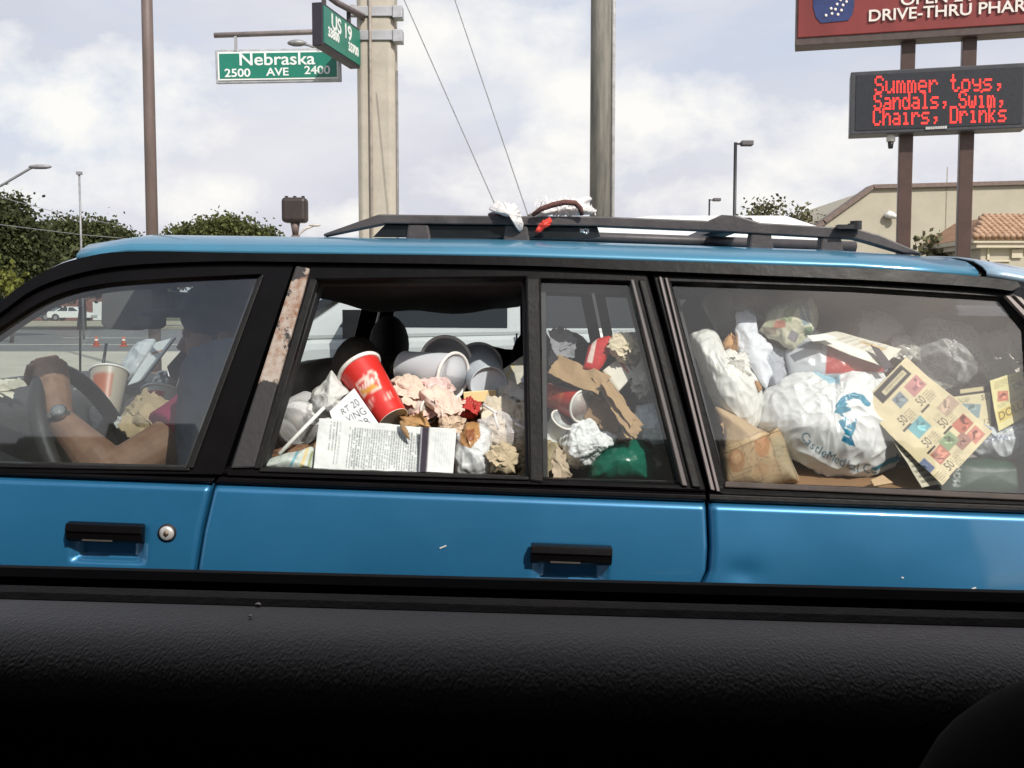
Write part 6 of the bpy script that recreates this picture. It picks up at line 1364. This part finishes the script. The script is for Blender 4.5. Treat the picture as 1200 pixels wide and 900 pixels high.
# ---------------------------------------------------------------- on the roof rack
def RT(px, py, d): return at(px, py, 2.05 + np.asarray(d, float))
o = pillow('torn_plastic', [(572, 246), (577, 238), (592, 236), (604, 240), (610, 250), (611, 262), (609, 274), (605, 268), (598, 254), (584, 251)], -.012, .02, plas, (232, 228, 226), None, cre=(.006, 34), seed=120, place=RT, nth=120, nr=30, rough_edge=.12); lbl(o, 'torn white plastic strip hung over the roof rail', 'plastic sheet')
b = MB(); rr_ = random.Random(9)
o = pillow('shredded_plastic', [(612, 251), (626, 244), (642, 238), (658, 234), (674, 232), (690, 234), (698, 241), (694, 252), (676, 252), (650, 253), (630, 254)], .03, .03, plas, (236, 232, 230), None, cre=(.009, 40), ncell=90, seed=121, place=RT, nth=200, nr=30, rough_edge=.25); lbl(o, 'ragged heap of white plastic on the roof rack below the wooden pole', 'plastic sheet')
fr_ = []
for i in range(70):
    px, py = 626 + rr_.random() * 72, 0; py = 252 - 15 * math.sin((px - 612) / 88 * math.pi) ** .7 + rr_.uniform(-2, 3); p = at(px, py, 2.05 + rr_.uniform(.01, .05)); d = np.array([rr_.gauss(0, .5), rr_.gauss(0, .3), rr_.uniform(.4, 1)]); l_ = rr_.uniform(.006, .017); w_ = np.array([.0012, 0, 0])
    b.add([p - w_, p + w_, p + d * l_ + w_ * .3, p + d * l_ - w_ * .3], [[0, 1, 2, 3]])
mk('frayed_strip', b.V, b.F, plas, o, False, np.tile(np.array(lin((238, 234, 232))), (len(b.V), 1)))
lbl(MB().tube([RT(624, 252, .0), RT(634, 245, -.01), RT(648, 240, -.01), (RT(662, 237, -.01)), RT(674, 238, -.01), RT(680, 244, -.005), RT(682, 252, 0)], [.004, .005, .0055, .0055, .0055, .005, .004], 12).build('brown_rope', M('brown_rope', (.13, .05, .04), .8, bmp=.5, bscale=90), None, True), 'thick brown rope arching over the ragged white plastic', 'rope')
lbl(pillow('red_ribbon', [(628, 271), (632, 263), (638, 258), (644, 254), (648, 258), (645, 264), (638, 268), (632, 273)], -.016, .008, MA('red_tape', .5, .1, .1), (214, 66, 52), None, cre=(.004, 60), seed=123, place=RT, nth=80, nr=18, rough_edge=.15), 'twisted bright red ribbon tied to the roof rail', 'ribbon')
lbl(pillow('dark_sack', [(574, 250), (588, 246), (598, 249), (600, 256), (576, 256)], .03, .02, hp, (50, 34, 44), None, cre=(.006, 30), seed=124, place=RT, nth=60, nr=16), 'dark sack under the torn white strip on the rack', 'sack')
lbl(pillow('foil_ball', [(676, 266), (684, 264), (692, 268), (694, 274), (686, 278), (678, 274)], .02, .012, M('roof_foil', (.5, .5, .5), .3, .8, bmp=.3), None, None, cre=(.006, 70), seed=125, place=RT, nth=60, nr=16), 'little crushed foil ball under the roof rail', 'foil')
lbl(MB().tube([RT(997, 262, .0), RT(997, 268, 0)], .006, 10).tube([RT(1003, 259, 0), RT(1003, 269, 0)], .011, 10).box(RT(990, 266, 0), (.03, .02, .008)).build('rack_clamp', blackm, None, False), 'small black clamp standing on the rear end of the roof rail', 'clamp')

heap([(322, 470), (336, 430), (380, 420), (440, 424), (500, 420), (560, 430), (640, 436), (660, 520), (320, 520)], .85, .1, (104, 94, 84), 'brownish grey heap added on the far rear seat below the far windows', 130, 9, 'coat', 'added_heap')  # added heap, covers the bright view out below the far windows
lbl(pillow('haze_cloth', [(214, 430), (226, 412), (250, 402), (285, 396), (310, 400), (300, 560), (212, 566), (206, 520)], .075, .03, clothm, (46, 53, 66), None, soft=(.006, 14), fold=(.008, 9), knot=(270, 380), seed=132), 'added blue grey cloth for the haze beside the driver next to the door pillar', 'jacket')  # cloth added to give the blue grey haze beside the driver

cream = [(206, 180, 160), (240, 236, 228), (190, 170, 150)]
crum('white_paper', [(438, 462), (452, 452), (466, 456), (474, 470), (466, 484), (448, 480)], .17, .03, (222, 218, 210), 'crumpled white paper just behind the big red cup, to its right', 'paper', 201)
crum('white_paper', [(366, 478), (384, 470), (396, 478), (398, 494), (378, 500), (362, 494)], .10, .03, (226, 226, 222), 'crumpled white paper above the small print page, left of the card flap', 'paper', 202)
crum('beige_paper', [(514, 492), (530, 488), (542, 494), (546, 508), (530, 514), (514, 508)], .075, .03, None, 'beige crumpled paper between the torn wrapper and the white bag of leftovers', 'paper', 203, cv=spots(510, 484, 550, 518, (214, 190, 164), cream, 10, 11))
crum('cream_paper', [(570, 500), (590, 494), (610, 500), (618, 514), (600, 524), (576, 518)], .085, .03, None, 'cream crumpled paper under the crinkled clear film', 'paper', 204, cv=spots(566, 490, 622, 528, (220, 206, 184), cream, 10, 12))
crum('white_paper', [(590, 458), (606, 452), (622, 456), (626, 470), (610, 476), (594, 472)], .12, .03, (216, 214, 206), 'pale crumpled paper at the divider just above the pale napkin', 'paper', 205)
crum('pink_paper', [(480, 476), (496, 470), (508, 478), (506, 490), (490, 494), (478, 488)], .115, .02, None, 'pinkish paper scrap above the waxed cup', 'paper scrap', 206, cv=spots(474, 466, 512, 498, (226, 192, 182), cream, 8, 13))
crum('white_paper', [(636, 500), (646, 494), (656, 500), (656, 530), (644, 536), (636, 528)], .10, .03, (214, 216, 216), 'whitish crumpled paper low beside the divider behind the quarter glass', 'paper', 207)
crum('beige_paper', [(638, 528), (652, 524), (664, 536), (668, 558), (640, 560)], .05, .03, (206, 186, 162), 'beige crumpled paper in the lower front corner of the quarter glass', 'paper', 208)
crum('white_paper', [(716, 500), (730, 506), (742, 514), (736, 524), (720, 520)], .09, .02, (190, 180, 160), 'pale paper tucked between the rolled cloth and the brown carrier bag', 'paper', 209)
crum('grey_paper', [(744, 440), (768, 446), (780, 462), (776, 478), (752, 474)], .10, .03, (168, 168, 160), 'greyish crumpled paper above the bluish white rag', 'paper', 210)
crum('white_paper', [(846, 434), (860, 430), (878, 440), (888, 456), (876, 462), (858, 450)], .10, .03, (226, 226, 222), 'white paper showing between the plump white bag and the torn sheet', 'paper', 211)
crum('grey_white_bag', [(1046, 398), (1062, 394), (1076, 404), (1078, 424), (1060, 424), (1046, 414)], .12, .03, (186, 186, 178), 'whitish crumpled bag between the folded newspaper and the clear bag', 'plastic bag', 212, mat=plas)
crum('white_paper', [(1150, 424), (1172, 420), (1196, 428), (1200, 444), (1172, 450), (1152, 444)], .11, .03, (206, 204, 190), 'pale paper behind the yellow coupon sheet', 'paper', 213)
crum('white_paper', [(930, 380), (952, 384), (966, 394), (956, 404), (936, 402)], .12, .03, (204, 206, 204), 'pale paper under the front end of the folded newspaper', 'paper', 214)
crum('white_paper', [(1070, 452), (1092, 446), (1112, 452), (1120, 470), (1100, 478), (1076, 468)], .14, .03, (196, 196, 186), 'greyish paper behind the upper right edge of the slanted coupon page', 'paper', 215)

crum('grey_white_bag', [(1150, 392), (1172, 386), (1194, 396), (1206, 414), (1190, 428), (1164, 422)], .13, .04, (176, 180, 178), 'greyish white crumpled bag at the far upper right, right of the clear bag', 'plastic bag', 216, mat=plas)
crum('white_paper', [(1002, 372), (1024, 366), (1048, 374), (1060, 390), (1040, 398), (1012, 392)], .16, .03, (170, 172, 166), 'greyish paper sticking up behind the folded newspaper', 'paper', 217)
crum('beige_paper', [(404, 470), (420, 478), (430, 496), (420, 504), (402, 494)], .14, .03, (200, 186, 164), 'beige paper in the gap between the card flap and the red cup', 'paper', 218)
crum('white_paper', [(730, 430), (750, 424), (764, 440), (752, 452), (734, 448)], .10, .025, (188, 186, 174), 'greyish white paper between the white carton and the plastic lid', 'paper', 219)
# ================================================================== the driver
skin = M('tanned_skin', (.30, .165, .105), .6, var=.06, scale=22, bmp=.15, bscale=160, c2=(.205, .10, .062))
shirt = M('magenta_shirt', (.30, .018, .085), .9, var=.15, scale=14, bmp=.3, bscale=50); hairm = M('dark_hair', (.018, .014, .013), .6, bmp=.5, bscale=200, sc=(1, 1, .2)); capm = M('navy_cap', (.025, .04, .085), .85, var=.2, bmp=.3, bscale=200)
b = MB()
hand = rimp(R(100)) ; hand = hand + [0, -.012, .004]
wr = at(69, 491, 2.02); el = at(128, 556, 1.975); sh = at(236, 498, 2.12)
hd_c = at(273, 396, 2.24)
neck = at(262, 456, 2.25); chest = at(268, 545, 2.27); pel = at(282, 690, 2.27)
b.tube([pel, at(276, 620, 2.27), chest, at(262, 494, 2.26), neck + [0, 0, -.02]], [.15, .145, .15, .10, .06], 20, squash=1.25)
b.tube([neck + [0, 0, -.06], neck + [0, 0, .01], hd_c + [.01, 0, -.05]], [.062, .054, .05], 14)
b.ball(hd_c, (.098, .076, .115), 24, 18).ball(hd_c + [-.03, 0, -.06], (.062, .055, .055), 18, 12)          # skull, jaw
b.tube([hd_c + [-.091, 0, .012], hd_c + [-.108, 0, -.020], hd_c + [-.088, 0, -.028]], [.009, .013, .011], 10)   # nose
for s in (-1, 1):
    b.ball(hd_c + [.005, s * .078, -.01], (.018, .008, .032), 10, 8); b.ball(hd_c + [-.084, s * .03, .012], (.014, .016, .011), 10, 8)
b.ball(hd_c + [-.088, 0, -.062], (.014, .024, .007), 10, 6).ball(hd_c + [-.084, 0, -.075], (.014, .022, .008), 10, 6)
# left arm: shoulder, elbow on the sill, wrist, hand on the wheel
b.tube([sh + [0, .07, -.01], sh, (sh * .55 + el * .45), el + [.01, 0, .004], el], [.070, .058, .046, .040, .036], 16)
f1 = el * .75 + wr * .25
b.ball(el, .042, 14, 10).tube([el, f1, el * .45 + wr * .55, wr, wr + (hand - wr) * .2], [.037, .041, .034, .025, .025], 16, squash=1.1)
d = hand - wr; d /= np.linalg.norm(d); yy = np.array([0, 1., 0]); u_ = np.cross(yy, d); u_ /= np.linalg.norm(u_)
pc = wr + d * .055; b.ball(pc, (.030, .040, .046), 14, 10, (u_, yy, d)); kn = hand + [.012, 0, .012]
b.tube([wr + d * .01, pc, kn], [.028, .036, .032], 12, squash=1.0)
tang = -math.sin(R(100)) * e1 + math.cos(R(100)) * e2
for i, (o_, l_) in enumerate(((-.030, .92), (-.010, 1.0), (.011, .95), (.031, .8))):
    c = rimp(R(100) - o_ / .185); rad_ = (c - wc) / np.linalg.norm(c - wc)
    k0 = kn + np.array([0, 1, 0]) * o_ * .95; pts = [pc + np.array([0, 1, 0]) * o_ * .7, c + n_ * .014 + rad_ * .024, c - n_ * .010 + rad_ * .029, c - n_ * .028 + rad_ * .012 * l_, c - n_ * .026 - rad_ * .012 * l_]
    b.tube(pts, [.011, .0092, .0088, .0080, .006], 10)
c = rimp(R(118)); rad_ = (c - wc) / np.linalg.norm(c - wc); b.tube([pc + [0.01, -.02, -.01], c + n_ * .026 - rad_ * .004 + [0, -.012, 0], c + n_ * .022 - rad_ * .022 + [0, .012, 0]], [.015, .012, .008], 10)
# right arm towards the seat, thighs
rs_ = sh + [0.02, .36, 0]; b.tube([rs_ + [0, -.08, 0], rs_, rs_ + [-.08, .03, -.22], rs_ + [-.30, -.06, -.24]], [.07, .06, .045, .03], 14).ball(rs_ + [-.33, -.07, -.24], (.05, .04, .025), 12, 8)
for s in (-.1, .1): b.tube([pel + [0, s, 0], pel + [-.42, s, .06], pel + [-.55, s, -.1]], [.085, .065, .055], 14)
pe = b.build('person', skin, None, True)
m_ = pe.modifiers.new('remesh', 'REMESH'); m_.mode = 'VOXEL'; m_.voxel_size = .0034; m_.use_smooth_shade = True
m_ = pe.modifiers.new('smooth', 'SMOOTH'); m_.factor = .5; m_.iterations = 2
tag(pe, 'driver in a magenta shirt with a wristwatch, left hand on the steering wheel', 'person')
c2_ = sh * .52 + el * .48
s_ = MB().tube([pel + [0, 0, .05], at(276, 620, 2.27), chest, at(262, 496, 2.26), neck + [.0, 0, -.035]], [.163, .158, .163, .115, .066], 24, squash=1.25).tube([sh + [0, .1, -.02], sh + [0, .03, -.004], sh, sh * .80 + el * .20, sh * .62 + el * .38], [.08, .084, .08, .071, .068], 20).tube([rs_ + [0, -.1, 0], rs_, rs_ + [-.05, .02, -.13]], [.08, .075, .064], 18).build('shirt', shirt, pe, True)
m_ = s_.modifiers.new('remesh', 'REMESH'); m_.mode = 'VOXEL'; m_.voxel_size = .006; m_.use_smooth_shade = True
m_ = s_.modifiers.new('smooth', 'SMOOTH'); m_.iterations = 3
MB().ball(hd_c + [.018, 0, .012], (.098, .083, .112), 24, 16).build('hair', hairm, pe, True)
cp_ = MB().ball(hd_c + [.004, 0, .052], (.112, .092, .082), 24, 14).ball(hd_c + [-.12, 0, .052], (.075, .07, .010), 18, 8).build('cap', capm, pe, True)
w0 = wr - d * .012; ax = d; _u = np.cross(ax, [0, 1., 0]); _u /= np.linalg.norm(_u); _v = np.cross(ax, _u); 
st = MB()
for k in range(14):
    a0 = 2 * math.pi * k / 14; st.box(w0 + (.0285 * math.cos(a0)) * _u + (.0335 * math.sin(a0)) * _v, (.013, .0145, .004), (ax, -math.sin(a0) * _u + math.cos(a0) * _v, math.cos(a0) * _u + math.sin(a0) * _v))
watch = bev(st.build('wristwatch', M('steel_strap', (.35, .34, .33), .35, .85), pe), .001)
vd = (EYE - w0); vd -= ax * (vd @ ax); vd /= np.linalg.norm(vd); vd = vd * .8 + np.array([0, 0, .5]); vd -= ax * (vd @ ax); vd /= np.linalg.norm(vd)
wf = w0 + vd * .034; MB().tube([wf - vd * .004, wf + vd * .005], .0145, 24).build('watch_case', M('steel_case', (.5, .5, .5), .25, .9), watch, True)
MB().tube([wf + vd * .005, wf + vd * .0062], .0115, 24).build('watch_face', M('pale_watch_face', (.32, .32, .33), .2), watch, True)
